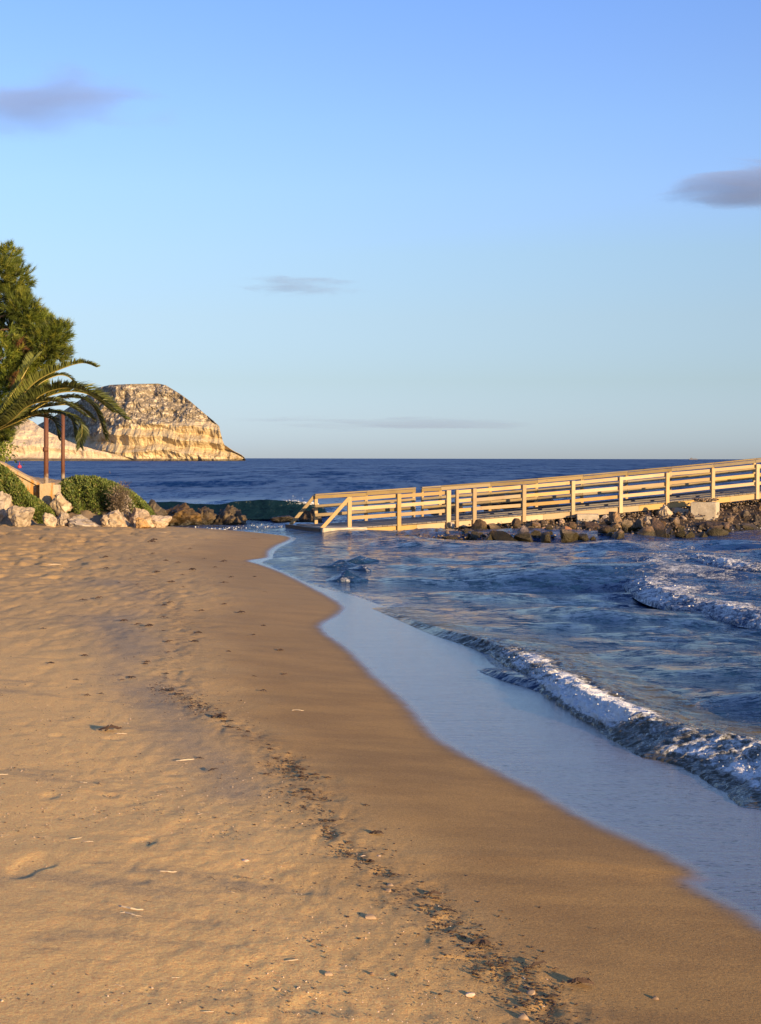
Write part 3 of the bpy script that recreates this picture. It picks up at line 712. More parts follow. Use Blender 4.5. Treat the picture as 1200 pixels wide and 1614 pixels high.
# ------------------------------------------------------------------ wall, pillar, poles
mw = M('old_render'); wP = mw.pos()
wc = mw.mix(mw.noise(wP, 3, 5, .65), (0.52, 0.40, 0.25), (0.36, 0.26, 0.15))
wc = mw.mix(mw.rng(mw.noise(mw.map(wP, (4, 4, .8)), 1.5, 3), 0.5, 0.62), wc, (0.42, 0.22, 0.06))
wall_m = mw.set(color=wc, rough=0.9, normal=mw.bump(mw.noise(wP, 14, 6, .7), 0.8, 0.03))
mc = M('concrete'); cP = mc.pos()
conc_m = mc.set(color=mc.mix(mc.rng(mc.noise(cP, 5, 6, .7), .3, .7), (0.50, 0.43, 0.33), (0.36, 0.30, 0.22)), rough=0.9, normal=mc.bump(mc.noise(cP, 25, 6, .7), 0.7, 0.015))
def block(name, corners_top, thick_dir, z0, mat, parent=None, bev=0.02):
    pass
def prism(name, front, D0, thick, mat, parent=None, skew=0.0, bev=0.015):
    """polygon given in photograph pixels at D0 metres, with real thickness behind it"""
    import bmesh
    bm = bmesh.new(); fr = [at(px, py, D0 + skew * (px - front[0][0])) for px, py in front]
    off = parent.location if parent else Vector((0, 0, 0))
    a = [bm.verts.new(p - off) for p in fr]; b = [bm.verts.new(p + Vector((0.0, thick, 0)) - off) for p in fr]
    bm.faces.new(a); bm.faces.new(b[::-1]); n = len(a)
    for i in range(n): bm.faces.new([a[i], b[i], b[(i + 1) % n], a[(i + 1) % n]])
    bmesh.ops.recalc_face_normals(bm, faces=bm.faces)
    bmesh.ops.bevel(bm, geom=bm.edges[:], offset=bev, segments=2, affect='EDGES')
    me = bpy.data.meshes.new(name); bm.to_mesh(me); bm.free(); me.materials.append(mat)
    o = bpy.data.objects.new(name, me); COL.objects.link(o)
    if parent: o.parent = parent
    return o
W = empty('garden_wall', at(40, 800, 39), 'low sloping rendered wall ending in a stained pillar, under the palm', 'wall')
prism('wall_face', [(-60, 715), (0, 734), (62, 768), (62, 800), (-60, 800)], 39.6, 0.3, wall_m, W)
prism('coping', [(-60, 710), (0, 728), (64, 763), (64, 768), (0, 734), (-60, 716)], 39.55, 0.4, wall_m, W, bev=0.01)
prism('pillar', [(62, 763), (82, 761), (82, 800), (62, 800)], 39.3, 0.36, wall_m, W)
prism('pillar_base', [(78, 764), (92, 764), (92, 780), (78, 780)], 39.5, 0.34, conc_m, W)

def tube(name, pts, rad, mat, parent, seg=10, link=True):
    P = [Vector(p) for p in pts]; off = parent.location if parent else Vector((0, 0, 0)); V = []; n = len(P)
    prev = None
    for i, p in enumerate(P):
        t = (P[min(i + 1, n - 1)] - P[max(i - 1, 0)]).normalized()
        a = t.orthogonal().normalized() if prev is None else (prev - t * prev.dot(t)).normalized()
        prev = a; b = t.cross(a); r = rad[i] if hasattr(rad, '__len__') else rad
        for k in range(seg):
            q = 6.28318 * k / seg; V.append(p + (a * math.cos(q) + b * math.sin(q)) * r - off)
    F = [[i * seg + k, i * seg + (k + 1) % seg, (i + 1) * seg + (k + 1) % seg, (i + 1) * seg + k] for i in range(n - 1) for k in range(seg)]
    me = bpy.data.meshes.new(name); me.from_pydata([tuple(v) for v in V], [], F + [list(range(seg))[::-1], [(n - 1) * seg + k for k in range(seg)]])
    me.materials.append(mat); me.polygons.foreach_set('use_smooth', [True] * len(me.polygons))
    o = bpy.data.objects.new(name, me); COL.objects.link(o)
    if parent: o.parent = parent
    return o
mr = M('rusty_pole'); rP = mr.pos()
rc = mr.mix(mr.noise(mr.map(rP, (6, 6, 2)), 4, 5, .7), (0.16, 0.055, 0.025), (0.07, 0.03, 0.018))
rc = mr.mix(mr.rng(mr.math('ADD', mr.sep(rP)['Z'], mr.math('MULTIPLY', mr.noise(rP, 9, 4), .5)), 1.75, 1.95, .75, 0), rc, (0.42, 0.36, 0.30))
rust_m = mr.set(color=rc, rough=0.7, normal=mr.bump(mr.noise(rP, 30, 4), .5, .01))
for (px, r, D, lb) in ((73, 0.065, 39.8, 'left rust-brown pole with a pale chipped foot, under the palm'), (99.5, 0.055, 40.6, 'right rust-brown pole rising behind the green bush')):
    base = at(px, 764, D); top = at(px, 652, D)
    e = empty('metal_pole', base, lb, 'pole')
    tube('shaft', [base - Vector((0, 0, 0.1)), (base + top) / 2, top], r, rust_m, e, 14)
    tube('collar', [base - Vector((0, 0, 0.12)), base + Vector((0, 0, 0.03))], r * 1.7, conc_m, e, 14)
    tube('cap', [top, top + Vector((0, 0, 0.03))], r * 1.15, rust_m, e, 14)
    if px < 80: tube('clamp', [at(px - 1, 712, D - .02), at(px - 1, 705, D - .02)], r * 1.2, rust_m, e, 14)

# ------------------------------------------------------------------ foliage builders
def leaf_mat(name, c1, c2, c3, trans=0.25, rough=0.5):
    m = M(name); t = m.attr('tone', 'Color')
    m.l.new(t, m.b.inputs['Base Color']); m.b.inputs['Roughness'].default_value = rough; m.b.inputs['Specular IOR Level'].default_value = 0.4
    tr = m.n.new('ShaderNodeBsdfTranslucent'); m.l.new(t, tr.inputs['Color'])
    mx = m.n.new('ShaderNodeMixShader'); mx.inputs[0].default_value = trans
    m.l.new(m.b.outputs[0], mx.inputs[1]); m.l.new(tr.outputs[0], mx.inputs[2]); m.l.new(mx.outputs[0], m.out.inputs[0])
    return m.m
leaf_m = leaf_mat('leaves', 0, 0, 0)
def leaves(name, pts, nrm, size, cols, parent, wid=0.38, spread=0.9, mat=leaf_m, fold=0.15):
    """many small pointed leaves (4 vertices, folded along the rib) growing from pts roughly along nrm"""
    n = len(pts); d = nrm + spread * RNG.normal(size=(n, 3)); d /= np.linalg.norm(d, axis=1)[:, None]
    s = np.cross(d, RNG.normal(size=(n, 3))); s /= np.linalg.norm(s, axis=1)[:, None]; u = np.cross(s, d)
    L = size[:, None]
    a = pts; b = pts + d * L * .5 + s * L * wid * .5 + u * L * fold; c_ = pts + d * L; e = pts + d * L * .5 - s * L * wid * .5 + u * L * fold
    V = np.stack([a, b, c_, e], 1).reshape(-1, 3); F = np.arange(4 * n).reshape(n, 4)
    F3 = np.concatenate([F[:, [0, 1, 2]], F[:, [0, 2, 3]]])
    off = np.array(parent.location) if parent else 0
    return mk(name, V - off, F3, mat, parent, col=np.repeat(cols, 4, 0))
def pal(n, cs, p=None, jit=0.18):
    c = np.array(cs)[RNG.choice(len(cs), n, p=p)]
    return np.clip(c * (1 + jit * RNG.normal(size=(n, 1))), 0.003, 1)

# bush mound
def mound_shrub(name, label, top, D, zbase_py, depth, n, cols, size, cat='bush'):
    tp = np.array(top, float); xs = tp[:, 0]
    c = at(xs.mean(), zbase_py, D); e = empty(name, c, label, cat)
    k = n; px = RNG.uniform(xs.min(), xs.max(), k); v = RNG.random(k)
    ang = RNG.uniform(-0.15, math.pi * 0.62, k)     # front to over the top
    P = []; N = []
    topy = np.interp(px, xs, tp[:, 1]); edge = sst(0, 0.12, (px - xs.min()) / (xs.max() - xs.min())) * sst(0, 0.12, (xs.max() - px) / (xs.max() - xs.min()))
    for i in range(k):
        pt = at(px[i], topy[i], D); zb = at(px[i], zbase_py, D).z; H = pt.z - zb
        lump = 1 + 0.13 * math.sin(px[i] * .21 + ang[i] * 5) + 0.10 * float(mnoise.noise(Vector((px[i] * .09, ang[i] * 3, 0))))
        dd = depth * (0.35 + 0.65 * edge[i])
        sc = 1 - 0.12 * v[i] ** 2 * 2
        y = D + dd - math.cos(ang[i]) * dd * sc * lump
        zz = zb + math.sin(max(ang[i], 0)) ** 0.75 * H * sc * (0.94 + 0.06 * lump) 
        P.append((pt.x * y / D * 1.0, y, zz + (y - D) * 0.0)); N.append(((px[i] - xs.mean()) / (xs.max() - xs.min()) * 1.2, -math.cos(ang[i]), math.sin(ang[i]) + .35))
    P = np.array(P); N = np.array(N); N /= np.linalg.norm(N, axis=1)[:, None]
    leaves('foliage', P, N, size * RNG.uniform(.6, 1.3, k), pal(k, *cols), e, 0.5, 0.55)
    # inner body of twigs so the mound is not hollow
    nu, nv = 40, 14; VV = []
    for a in range(nu):
        pxx = xs.min() + 3 + (xs.max() - xs.min() - 6) * a / (nu - 1); ty = np.interp(pxx, xs, tp[:, 1]) + 2
        for b in range(nv):
            an = math.pi * b / (nv - 1); pt = at(pxx, ty, D); zb = at(pxx, zbase_py, D).z
            y = D + depth - math.cos(an) * depth * .82; VV.append((pt.x * y / D, y, zb + math.sin(an) ** .75 * (pt.z - zb) * .86))
    m = M('twig_litter'); tw = m.set(color=m.mix(m.noise(m.pos(), 25, 4), (0.05, 0.045, 0.02), (0.10, 0.075, 0.04)), rough=.95, normal=m.bump(m.noise(m.pos(), 20, 5), 1, .08))
    mk('twigs', np.array(VV) - np.array(e.location), grid_faces(nu, nv), tw, e, smooth=True)
    return e
GREEN = ([(0.13, 0.17, 0.035), (0.08, 0.12, 0.028), (0.19, 0.22, 0.05), (0.22, 0.20, 0.06)], [.4, .3, .2, .1])
mound_shrub('leafy_bush', 'rounded mound of green shore creeper spilling down to the pale rocks',
    [(86, 792), (92, 768), (104, 757), (125, 752), (145, 753), (165, 757), (185, 766), (205, 776), (222, 789), (238, 806), (243, 815)], 39.6, 822, 0.95, 17000, GREEN, 0.075)
mound_shrub('shore_creeper', 'green creeper hanging over the boulders at the left edge below the wall',
    [(-60, 718), (-20, 726), (0, 733), (18, 744), (32, 760), (46, 780), (60, 790), (74, 799), (84, 812)], 38.4, 826, 0.55, 13000, GREEN, 0.075)
# dry brushwood patch on the tall outcrop
e = empty('dry_brush', at(193, 795, 39.2), 'grey brown dead twigs drying on the pale outcrop beside the bush', 'dry plant')
k = 2600; q = RNG.normal(size=(k, 3)) * [0.13, 0.08, 0.20]; ctr = np.array(at(190, 790, 39.15))
leaves('twigs', q + ctr, q * 2 + [0.1, -0.4, 0.3], RNG.uniform(.04, .11, k), pal(k, [(0.20, 0.15, 0.10), (0.12, 0.09, 0.06), (0.28, 0.22, 0.15)]), e, 0.12, .8)
# yellow-green plant behind the wall, left edge
e = empty('yellow_bush', at(4, 735, 41), 'bright yellow-green leaves at the left edge beneath the palm', 'bush')
k = 1500; q = RNG.normal(size=(k, 3)) * [0.22, 0.25, 0.30]; ctr = np.array(at(-6, 706, 41))
leaves('foliage', q + ctr, q + [0, -.3, .3], RNG.uniform(.06, .12, k), pal(k, [(0.22, 0.26, 0.03), (0.14, 0.18, 0.03)]), e, .5, .6)
tube('stem', [at(-8, 745, 41), at(-6, 710, 41)], 0.03, rust_m, e, 6)

# ------------------------------------------------------------------ pine
bark = M('pine_bark'); bk = bark.coord()
bark_m = bark.set(color=bark.mix(bark.noise(bark.map(bk, (3, 3, 1)), 6, 5, .7), (0.16, 0.10, 0.065), (0.07, 0.045, 0.03)), rough=.95, normal=bark.bump(bark.voro(bark.map(bk, (3, 3, 1)), 5), 1, .05))
PD_ = 33.0
pine = empty('pine_tree', at(-130, 850, PD_), 'bushy pine with long needles filling the upper left edge', 'tree')
pb = Vector(pine.location); pb.z = 0.3; 
trunk_pts = [pb, at(-125, 760, PD_), at(-110, 640, PD_), at(-95, 520, PD_), at(-75, 420, PD_), at(-70, 330, PD_)]
tube('trunk', trunk_pts, [.22, .19, .16, .12, .08, .03], bark_m, pine, 14)
LOBES = [(13, 404, 20), (0, 428, 26), (24, 440, 26), (8, 470, 36), (36, 486, 28), (20, 515, 36), (52, 512, 24), (66, 503, 15), (92, 524, 21), (72, 540, 30), (94, 556, 17), (40, 552, 38), (8, 560, 42),
         (60, 578, 26), (30, 595, 36), (50, 610, 24), (2, 620, 40), (28, 642, 24), (-6, 660, 30), (5, 685, 16),
         (-50, 400, 40), (-70, 450, 55), (-60, 530, 55), (-50, 610, 55), (-110, 350, 50), (-130, 400, 60), (-150, 480, 60), (-140, 570, 60), (-90, 640, 50), (-190, 540, 50), (-100, 500, 60)]
Tp = []; Td = []; Tc = []; LIMB = []
rp = np.random.default_rng(5)
for i, (lx, ly, lr) in enumerate(LOBES):
    R_ = lr / FPX * PD_
    Dl = PD_ + rp.uniform(-0.6, 0.8); c0 = np.array(at(lx, ly, Dl))
    tt = min(range(len(trunk_pts)), key=lambda k: abs(trunk_pts[k].z - (c0[2] - 0.7))); st = trunk_pts[max(tt, 1)]
    LIMB.append((st, Vector(c0)))
    nt_ = int(205 * (R_ / 0.5) ** 2) + 45
    if lx < -30: nt_ = int(nt_ * .35)
    d = rp.normal(size=(nt_, 3)); d /= np.linalg.norm(d, axis=1)[:, None]
    rr = R_ * .92 * (0.5 + 0.5 * rp.random(nt_) ** .6) * (1 + .34 * np.sin(d[:, 0] * 7 + i) * np.cos(d[:, 2] * 8 + i))
    p = c0 + d * rr[:, None] * [1, 1, .92]
    Tp.append(p); Td.append(d * .8 + [0.15, -0.1, 0.55])
    col = np.array([(0.155, 0.195, 0.028), (0.10, 0.135, 0.022), (0.26, 0.27, 0.036), (0.05, 0.07, 0.014)])[rp.choice(4, nt_, p=[.4, .25, .2, .15])]
    dead = ((p[:, 0] - at(48, 552, PD_).x) ** 2 + (p[:, 2] - at(48, 552, PD_).z) ** 2 < .035) | ((p[:, 0] - at(36, 602, PD_).x) ** 2 + (p[:, 2] - at(36, 602, PD_).z) ** 2 < .03)
    col = col * rp.uniform(.7, 1.25)
    col[dead & (rp.random(nt_) < .8)] = (0.20, 0.10, 0.045)
    Tc.append(col)
Tp = np.vstack(Tp); Td = np.vstack(Td); Td /= np.linalg.norm(Td, axis=1)[:, None]; Tc = np.vstack(Tc)
NN = 40
n = len(Tp)
base = np.repeat(Tp, NN, 0); ax = np.repeat(Td, NN, 0); k = len(base)
along = rp.random(k) * 0.16
dd = ax * 0.9 + 0.42 * rp.normal(size=(k, 3)); dd /= np.linalg.norm(dd, axis=1)[:, None]
sd_ = np.cross(dd, rp.normal(size=(k, 3))); sd_ /= np.linalg.norm(sd_, axis=1)[:, None]
L_ = rp.uniform(.09, .17, k)[:, None]; b0 = base + ax * (along[:, None] - .08)
Vn = np.stack([b0 - sd_ * .0055, b0 + sd_ * .0055, b0 + dd * L_], 1).reshape(-1, 3)
cc = np.repeat(Tc, NN, 0) * (1 + .25 * rp.normal(size=(k, 1)))
mk('crown', Vn - np.array(pine.location), np.arange(3 * k).reshape(k, 3), leaf_m, pine, col=np.repeat(np.clip(cc, .003, 1), 3, 0))
print('pine needles', k)
for i, (s_, c_) in enumerate(LIMB):
    mid = (s_ + c_) / 2 + Vector((0, 0, -0.12)); tube('limb', [s_, mid, c_], [.06, .035, .012], bark_m, pine, 7)
for i in range(10):   # cones and twig ends
    c_ = LIMB[random.randrange(19)][1]

# ------------------------------------------------------------------ palm
mpr = M('palm_rachis'); pr_m = mpr.set(color=(0.30, 0.24, 0.06), rough=.5)
PO = at(-34, 700, 31.0)
palm = empty('palm_tree', (PO.x, PO.y, 0.3), 'palm with long arching fronds reaching right over the two poles', 'tree')
tube('trunk', [Vector((PO.x, PO.y, 0.25)), Vector((PO.x - .03, PO.y, 1.4)), Vector((PO.x, PO.y, 2.45))], [.24, .21, .26], bark_m, palm, 16)
FR = [  # control points in photo pixels with metres ahead, leaflet length, droop, tone
    ([(-30, 684, 31), (20, 640, 30.6), (55, 603, 30.3), (95, 582, 30.1), (130, 572, 30.0), (153, 579, 29.9)], .30, .05, 0),
    ([(-30, 684, 31), (30, 648, 30.5), (75, 618, 30.2), (120, 612, 29.9), (160, 630, 29.6), (199, 662, 29.4)], .46, .30, 1),
    ([(-30, 688, 31), (30, 660, 30.8), (80, 632, 30.9), (125, 627, 31.0), (150, 645, 31.1), (166, 688, 31.2)], .44, .75, 2),
    ([(-30, 690, 31), (20, 668, 30.2), (60, 652, 30.0), (100, 652, 29.8), (128, 668, 29.7), (127, 705, 29.6)], .34, .8, 2),
    ([(-30, 690, 31), (10, 670, 31.5), (40, 650, 31.8), (80, 640, 32.0), (120, 640, 32.2), (148, 662, 32.4)], .36, .5, 1),
    ([(-30, 680, 31), (20, 620, 31.5), (50, 570, 31.8), (75, 543, 33.6), (95, 529, 33.4), (114, 530, 33.2)], .26, .1, 0),
    ([(-30, 684, 31), (30, 640, 32), (60, 607, 32.5), (90, 592, 32.7), (108, 594, 32.9), (118, 605, 33)], .28, .3, 2),
    ([(-30, 690, 31), (10, 672, 30.4), (45, 655, 30.1), (85, 650, 30.0), (112, 660, 30.0), (118, 690, 30.0)], .40, .6, 1),
    ([(-30, 688, 31), (20, 655, 31.2), (60, 632, 31.3), (100, 618, 31.4), (140, 622, 31.5), (178, 650, 31.6)], .46, .35, 0),
    ([(-30, 690, 31), (0, 672, 30.7), (30, 660, 30.5), (60, 656, 30.4), (85, 664, 30.3), (92, 690, 30.3)], .34, .5, 2),
    ([(-30, 690, 31), (15, 665, 30.0), (45, 640, 29.5), (80, 632, 29.3), (110, 640, 29.2), (135, 656, 29.2)], .38, .45, 1),
    ([(-30, 684, 31), (-60, 640, 31), (-110, 610, 31), (-150, 615, 31), (-185, 640, 31), (-205, 680, 31)], .44, .4, 1),
    ([(-30, 684, 31), (-40, 650, 30), (-80, 630, 29), (-110, 640, 28.5), (-130, 670, 28.2), (-140, 710, 28)], .44, .5, 1),
    ([(-30, 684, 31), (-30, 640, 32), (-50, 600, 33), (-80, 600, 34), (-90, 630, 34.4), (-100, 670, 34.6)], .44, .5, 1)]
rf = np.random.default_rng(9)
for pts, ll, droop, tone in FR:
    C = catmull([tuple(at(*p)) for p in pts], 22); nC = len(C)
    r0 = tube('frond', [Vector(c) for c in C[::4]] + [Vector(C[-1])], list(np.linspace(.020, .004, len(C[::4]) + 1)), pr_m, palm, 6)
    Vs = []; Fs = []; Cs = []
    seglen = np.linalg.norm(np.diff(C, axis=0), axis=1); sc_ = np.concatenate([[0], np.cumsum(seglen)]); tot = sc_[-1]
    m_ = int(tot / 0.014)
    for i in range(m_):
        u = 0.14 + 0.86 * i / m_; s_ = u * tot
        p = np.array([np.interp(s_, sc_, C[:, a]) for a in range(3)]); p2 = np.array([np.interp(min(s_ + .05, tot), sc_, C[:, a]) for a in range(3)])
        t = p2 - p; t = t / (np.linalg.norm(t) + 1e-9) if np.linalg.norm(t) > 1e-6 else np.array([1., 0, -.3])
        side = np.cross(t, [0, 0, 1.]); side /= np.linalg.norm(side); up = np.cross(side, t)
        env = min(1, (u - .08) / .22) * (1 - max(0, (u - .6) / .4) ** 1.6 * .62)
        for sg in (-1, 1):
            L = ll * .98 * env * rf.uniform(.85, 1.12)
            d0 = t * .55 + side * sg * .60 + up * (.55 - .35 * droop) + rf.normal(size=3) * .07; d0 /= np.linalg.norm(d0)
            g = np.array([0, 0, -1.]) * droop
            q1 = p + d0 * L * .5 + g * L * .10; q2 = p + d0 * L * .92 + g * L * .48 
            w = .014; sv = np.cross(d0, up + rf.normal(size=3) * .5); sv /= np.linalg.norm(sv) + 1e-9
            b = len(Vs); Vs += [p - sv * w * .6, p + sv * w * .6, q1 + sv * w, q1 - sv * w, q2]
            Fs += [[b, b + 1, b + 2], [b, b + 2, b + 3], [b + 3, b + 2, b + 4]]
            c = np.array([(0.16, 0.175, 0.04), (0.095, 0.11, 0.028), (0.065, 0.078, 0.020)][tone]) * rf.uniform(.75, 1.3)
            Cs += [c] * 5
    l = mk('leaflets', np.array(Vs) - np.array(palm.location), np.array(Fs), leaf_m, None, col=np.array(Cs)); l.parent = r0

# ------------------------------------------------------------------ headland and spit
def headland(name, label, top, D, x_m, back, cliff_frac, slope, seed, mat, curl, nu=520, nv=230, steps=1.0):
    tp = np.array(top, float); px = np.linspace(tp[0, 0], tp[-1, 0], nu)
    zt = np.array([max(at(p, y, D).z, 0.0) for p, y in zip(px, np.interp(px, tp[:, 0], tp[:, 1]))])
    xw = np.array([at(p, 722, D).x for p in px])
    cf = np.interp(px, *cliff_frac)                      # height of the steep cliff
    zc = np.minimum(zt, cf)
    v = np.linspace(0, 1, nv)
    # sections: face up to zc, talus to the top, plateau, back down
    V = []
    Xg = np.repeat(xw[:, None], nv, 1); Z = np.zeros((nu, nv)); Yg = np.zeros((nu, nv))
    a = v < .45; b = (v >= .45) & (v < .85); c = v >= .85
    fa = v[a] / .45; fb = (v[b] - .45) / .4; fc = (v[c] - .85) / .15
    Z[:, a] = zc[:, None] * fa[None]; Yg[:, a] = (zc[:, None] * fa[None]) * 0.22 - 6 * sst(0.25, 0, fa)[None] 
    Z[:, b] = zc[:, None] + (zt - zc)[:, None] * fb[None]; Yg[:, b] = zc[:, None] * .22 + (zt - zc)[:, None] * fb[None] * slope
    Z[:, c] = zt[:, None] * (1 - np.clip(fc[None] * 1.6 - .6, 0, 1) ** 1.5); Yg[:, c] = (zc * .22 + (zt - zc) * slope)[:, None] + back * fc[None]
    PX = np.repeat(px[:, None], nv, 1)
    Yg = Yg + np.interp(PX, *curl)
    # relief
    fr = np.clip(Z / (zt[:, None] + 1e-6), 0, 1)
    face = (v[None] < .85) * 1.0
    ox = 5.0 * fbm3(Xg * .035, Z * .05, Yg * .02, 4, seed) + 2.6 * fbm3(Xg * .16, Z * .06, Yg * .1, 4, seed + 9, .6)
    gul = np.abs(fbm3(Xg * .10, Z * .03, Yg * .05, 4, seed + 20)) * 4.2                # upright gullies
    led = 3.6 * np.abs(((Z * .085 + Xg * .006 + .5 * fbm2(Xg * .03, Z * .03, 3, seed + 30)) % 1.0) - .5) * 2
    rgd = 5.0 * fbm3(Xg * .13, Yg * .13, Z * .13, 5, seed + 40, .65)
    up = sst(0, 6, Z - zc[:, None])
    env = sst(0, 3.5, zt[:, None]) 
    dy = (ox - 2 + gul * (1 - up * .4) + led * 1.6 * (1 - up * .5) + rgd * up * .8) * face * env * steps
    KP = (D + Yg - 0.0) / D
    Yg = Yg + dy * 1.5
    Z = Z + face * up * env * 1.2 * fbm3(Xg * .2, Yg * .2, Z * 0, 4, seed + 50, .65) * (v[None] < .83) * steps
    Z[:, 0] = -3
    Vv = np.stack([(Xg * KP).ravel(), (D + Yg).ravel(), (np.where(Z > 0, (Z - CAM_Z) * KP + CAM_Z, Z)).ravel()], 1)
    o = mk(name, Vv, grid_faces(nu, nv), mat, smooth=False, attrs={'upper': (up * np.ones_like(Z)).ravel(), 'height': Z.ravel()})
    o.data.polygons.foreach_set('use_smooth', np.ones(len(o.data.polygons), bool))
    return tag(o, label, 'headland')
mh = M('headland_rock'); hP = mh.pos(); hz_ = mh.attr('height'); hu = mh.attr('upper')
yel = mh.mix(mh.noise(mh.map(hP, (.05, .05, .02)), 2.5, 5, .6), (0.55, 0.41, 0.21), (0.62, 0.52, 0.35))
yel = mh.mix(mh.rng(mh.noise(mh.map(hP, (.12, .12, .015)), 2, 4), .52, .66, 0, .8), yel, (0.40, 0.26, 0.11))
band_ = mh.rng(mh.noise(mh.map(hP, (.004, .004, .16)), 1.6, 4, .6), .5, .6)
yel = mh.mix(mh.math('MULTIPLY', band_, .6), yel, (0.66, 0.54, 0.36))
tal = mh.mix(mh.rng(mh.noise(mh.map(hP, (1, 1, 1.6)), .22, 7, .76), .49, .58), (0.25, 0.205, 0.15), (0.66, 0.56, 0.41))
tal = mh.mix(mh.rng(mh.noise(hP, .45, 4, .7), .5, .62, 0, .7), tal, (0.20, 0.16, 0.11))
hc = mh.mix(mh.rng(mh.math('ADD', hu, mh.math('MULTIPLY', mh.math('SUBTRACT', mh.noise(hP, .12, 4), .5), 1.0)), .35, .65), yel, tal)
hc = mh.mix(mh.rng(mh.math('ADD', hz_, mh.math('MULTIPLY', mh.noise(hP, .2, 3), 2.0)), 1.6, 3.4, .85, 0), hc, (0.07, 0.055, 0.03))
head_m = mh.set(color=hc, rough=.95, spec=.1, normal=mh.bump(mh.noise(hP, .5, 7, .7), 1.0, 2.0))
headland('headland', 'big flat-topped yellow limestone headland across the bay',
    [(40, 680), (75, 662), (100, 648), (130, 628), (155, 611), (175, 606.5), (215, 605), (250, 604.5), (262, 607), (285, 621), (300, 632), (322, 651), (338, 665), (346, 672), (348, 682), (350, 692), (354, 701), (368, 711), (380, 717), (384, 720), (387, 724)],
    1100, 0, 260, ([40, 150, 200, 250, 300, 340, 350, 387], [14, 16, 24, 25, 27, 27, 23, 20]), 1.15, 3, head_m,
    ([40, 100, 130, 158, 185, 215, 384], [230, 120, 62, 24, 6, 0, 0]))
mh2 = M('pale_headland_rock'); hP = mh2.pos(); hz_ = mh2.attr('height')
pc = mh2.mix(mh2.noise(hP, .12, 5, .6), (0.60, 0.49, 0.35), (0.48, 0.37, 0.25))
pc = mh2.mix(mh2.rng(mh2.noise(mh2.map(hP, (1, 1, .5)), .25, 5, .7), .58, .68, 0, .6), pc, (0.30, 0.23, 0.15))
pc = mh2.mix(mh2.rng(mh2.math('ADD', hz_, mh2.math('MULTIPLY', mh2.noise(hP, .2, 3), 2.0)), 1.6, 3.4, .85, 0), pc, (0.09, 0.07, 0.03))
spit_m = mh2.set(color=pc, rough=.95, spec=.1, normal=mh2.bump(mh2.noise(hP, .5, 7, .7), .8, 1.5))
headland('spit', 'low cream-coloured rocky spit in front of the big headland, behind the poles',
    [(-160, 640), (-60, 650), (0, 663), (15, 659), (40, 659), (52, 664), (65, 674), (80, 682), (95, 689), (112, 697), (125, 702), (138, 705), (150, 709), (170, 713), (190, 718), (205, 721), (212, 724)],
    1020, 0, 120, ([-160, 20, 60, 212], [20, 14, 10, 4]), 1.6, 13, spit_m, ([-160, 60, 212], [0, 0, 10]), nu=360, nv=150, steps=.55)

# distant ship and buoy
mship = M('ship_paint'); ship_m = mship.set(color=(0.10, 0.10, 0.12), rough=.6)
sp_ = at(1093, 723, 6000); sp_.z = 0
ship = empty('cargo_ship', sp_, 'tiny grey ship on the horizon at the right', 'ship')
def boxp(name, c, s, mat, parent, taper=0.0):
    V = [];
    for zz in (-1, 1):
        for (a, b) in ((-1, -1), (1, -1), (1, 1), (-1, 1)):
            k = 1 + (taper if zz > 0 else 0)
            V.append((c[0] + a * s[0] / 2 * k, c[1] + b * s[1] / 2, c[2] + zz * s[2] / 2))
    return mk(name, V, BOXF, mat, parent)
boxp('hull', (0, 0, 1.2), (36, 7, 3.6), ship_m, ship, .06); boxp('bridge_house', (-8, 0, 5), (9, 6, 4), ship_m, ship); boxp('deck_cargo', (7, 0, 3.8), (12, 6, 1.6), ship_m, ship)
tube('mast', [sp_ + Vector((-8, 0, 7)), sp_ + Vector((-8, 0, 11))], .4, ship_m, ship, 6)
mb = M('buoy_red'); buoy_m = mb.set(color=(0.55, 0.03, 0.05), rough=.4)
bp = at(31, 738.5, 290); bp.z = 0.0
buoy = empty('buoy', bp, 'tiny red buoy on the water left of the poles', 'buoy')
mk('float', IV2 * [.42, .42, .42] + [0, 0, .25], IF2, buoy_m, buoy, smooth=True)
tube('pole', [bp + Vector((0, 0, .5)), bp + Vector((0, 0, 1.2))], .06, buoy_m, buoy, 6)

# ------------------------------------------------------------------ boardwalk pier
wood_m = mat_wood('pine_board', (0.48, 0.325, 0.135), (0.40, 0.26, 0.10), (0.34, 0.21, 0.08))
olive_m = mat_wood('weathered_shaded_rail', (0.27, 0.195, 0.085), (0.21, 0.15, 0.065), (0.17, 0.12, 0.055))  # dull old top boards; on the bars below the dark tone is painted shade
deck_m = mat_wood('weathered_deck', (0.22, 0.19, 0.15), (0.17, 0.145, 0.12), (0.14, 0.12, 0.10))
wetw_m = mat_wood('wet_dark_board', (0.06, 0.045, 0.035), (0.045, 0.035, 0.028), (0.05, 0.04, 0.03), 0.4)
UX = Vector((1.478, 0.508, 0)); N0 = Vector((4.118, 41.0, 0)); UD = UX.normalized(); ND = Vector((-UD.y, UD.x, 0))   # away from camera
WD = 2.45
def near_n(px): q = (px - 600) / FPX; return (41 * q - 4.118) / (1.478 - .508 * q)
def far_n(px): q = (px - 600) / FPX; f0 = N0 + ND * WD; return (f0.y * q - f0.x) / (1.478 - .508 * q)
RT = [(550, 783.8), (628, 778.3), (706, 773.5), (747, 771), (825, 764.8), (902, 757.9), (977, 752), (1050, 745.7), (1121, 738.9), (1190, 732.6)]
rn = [near_n(a) for a, b in RT]; rz = [at(a, b, (N0 + UX * near_n(a)).y).z for a, b in RT]
co_ = np.polyfit(rn, rz, 2)
def ztop(n): return float(np.polyval(co_, n))
print('rail z', [round(ztop(n), 2) for n in rn], [round(v, 2) for v in rz])
DECK = 0.86
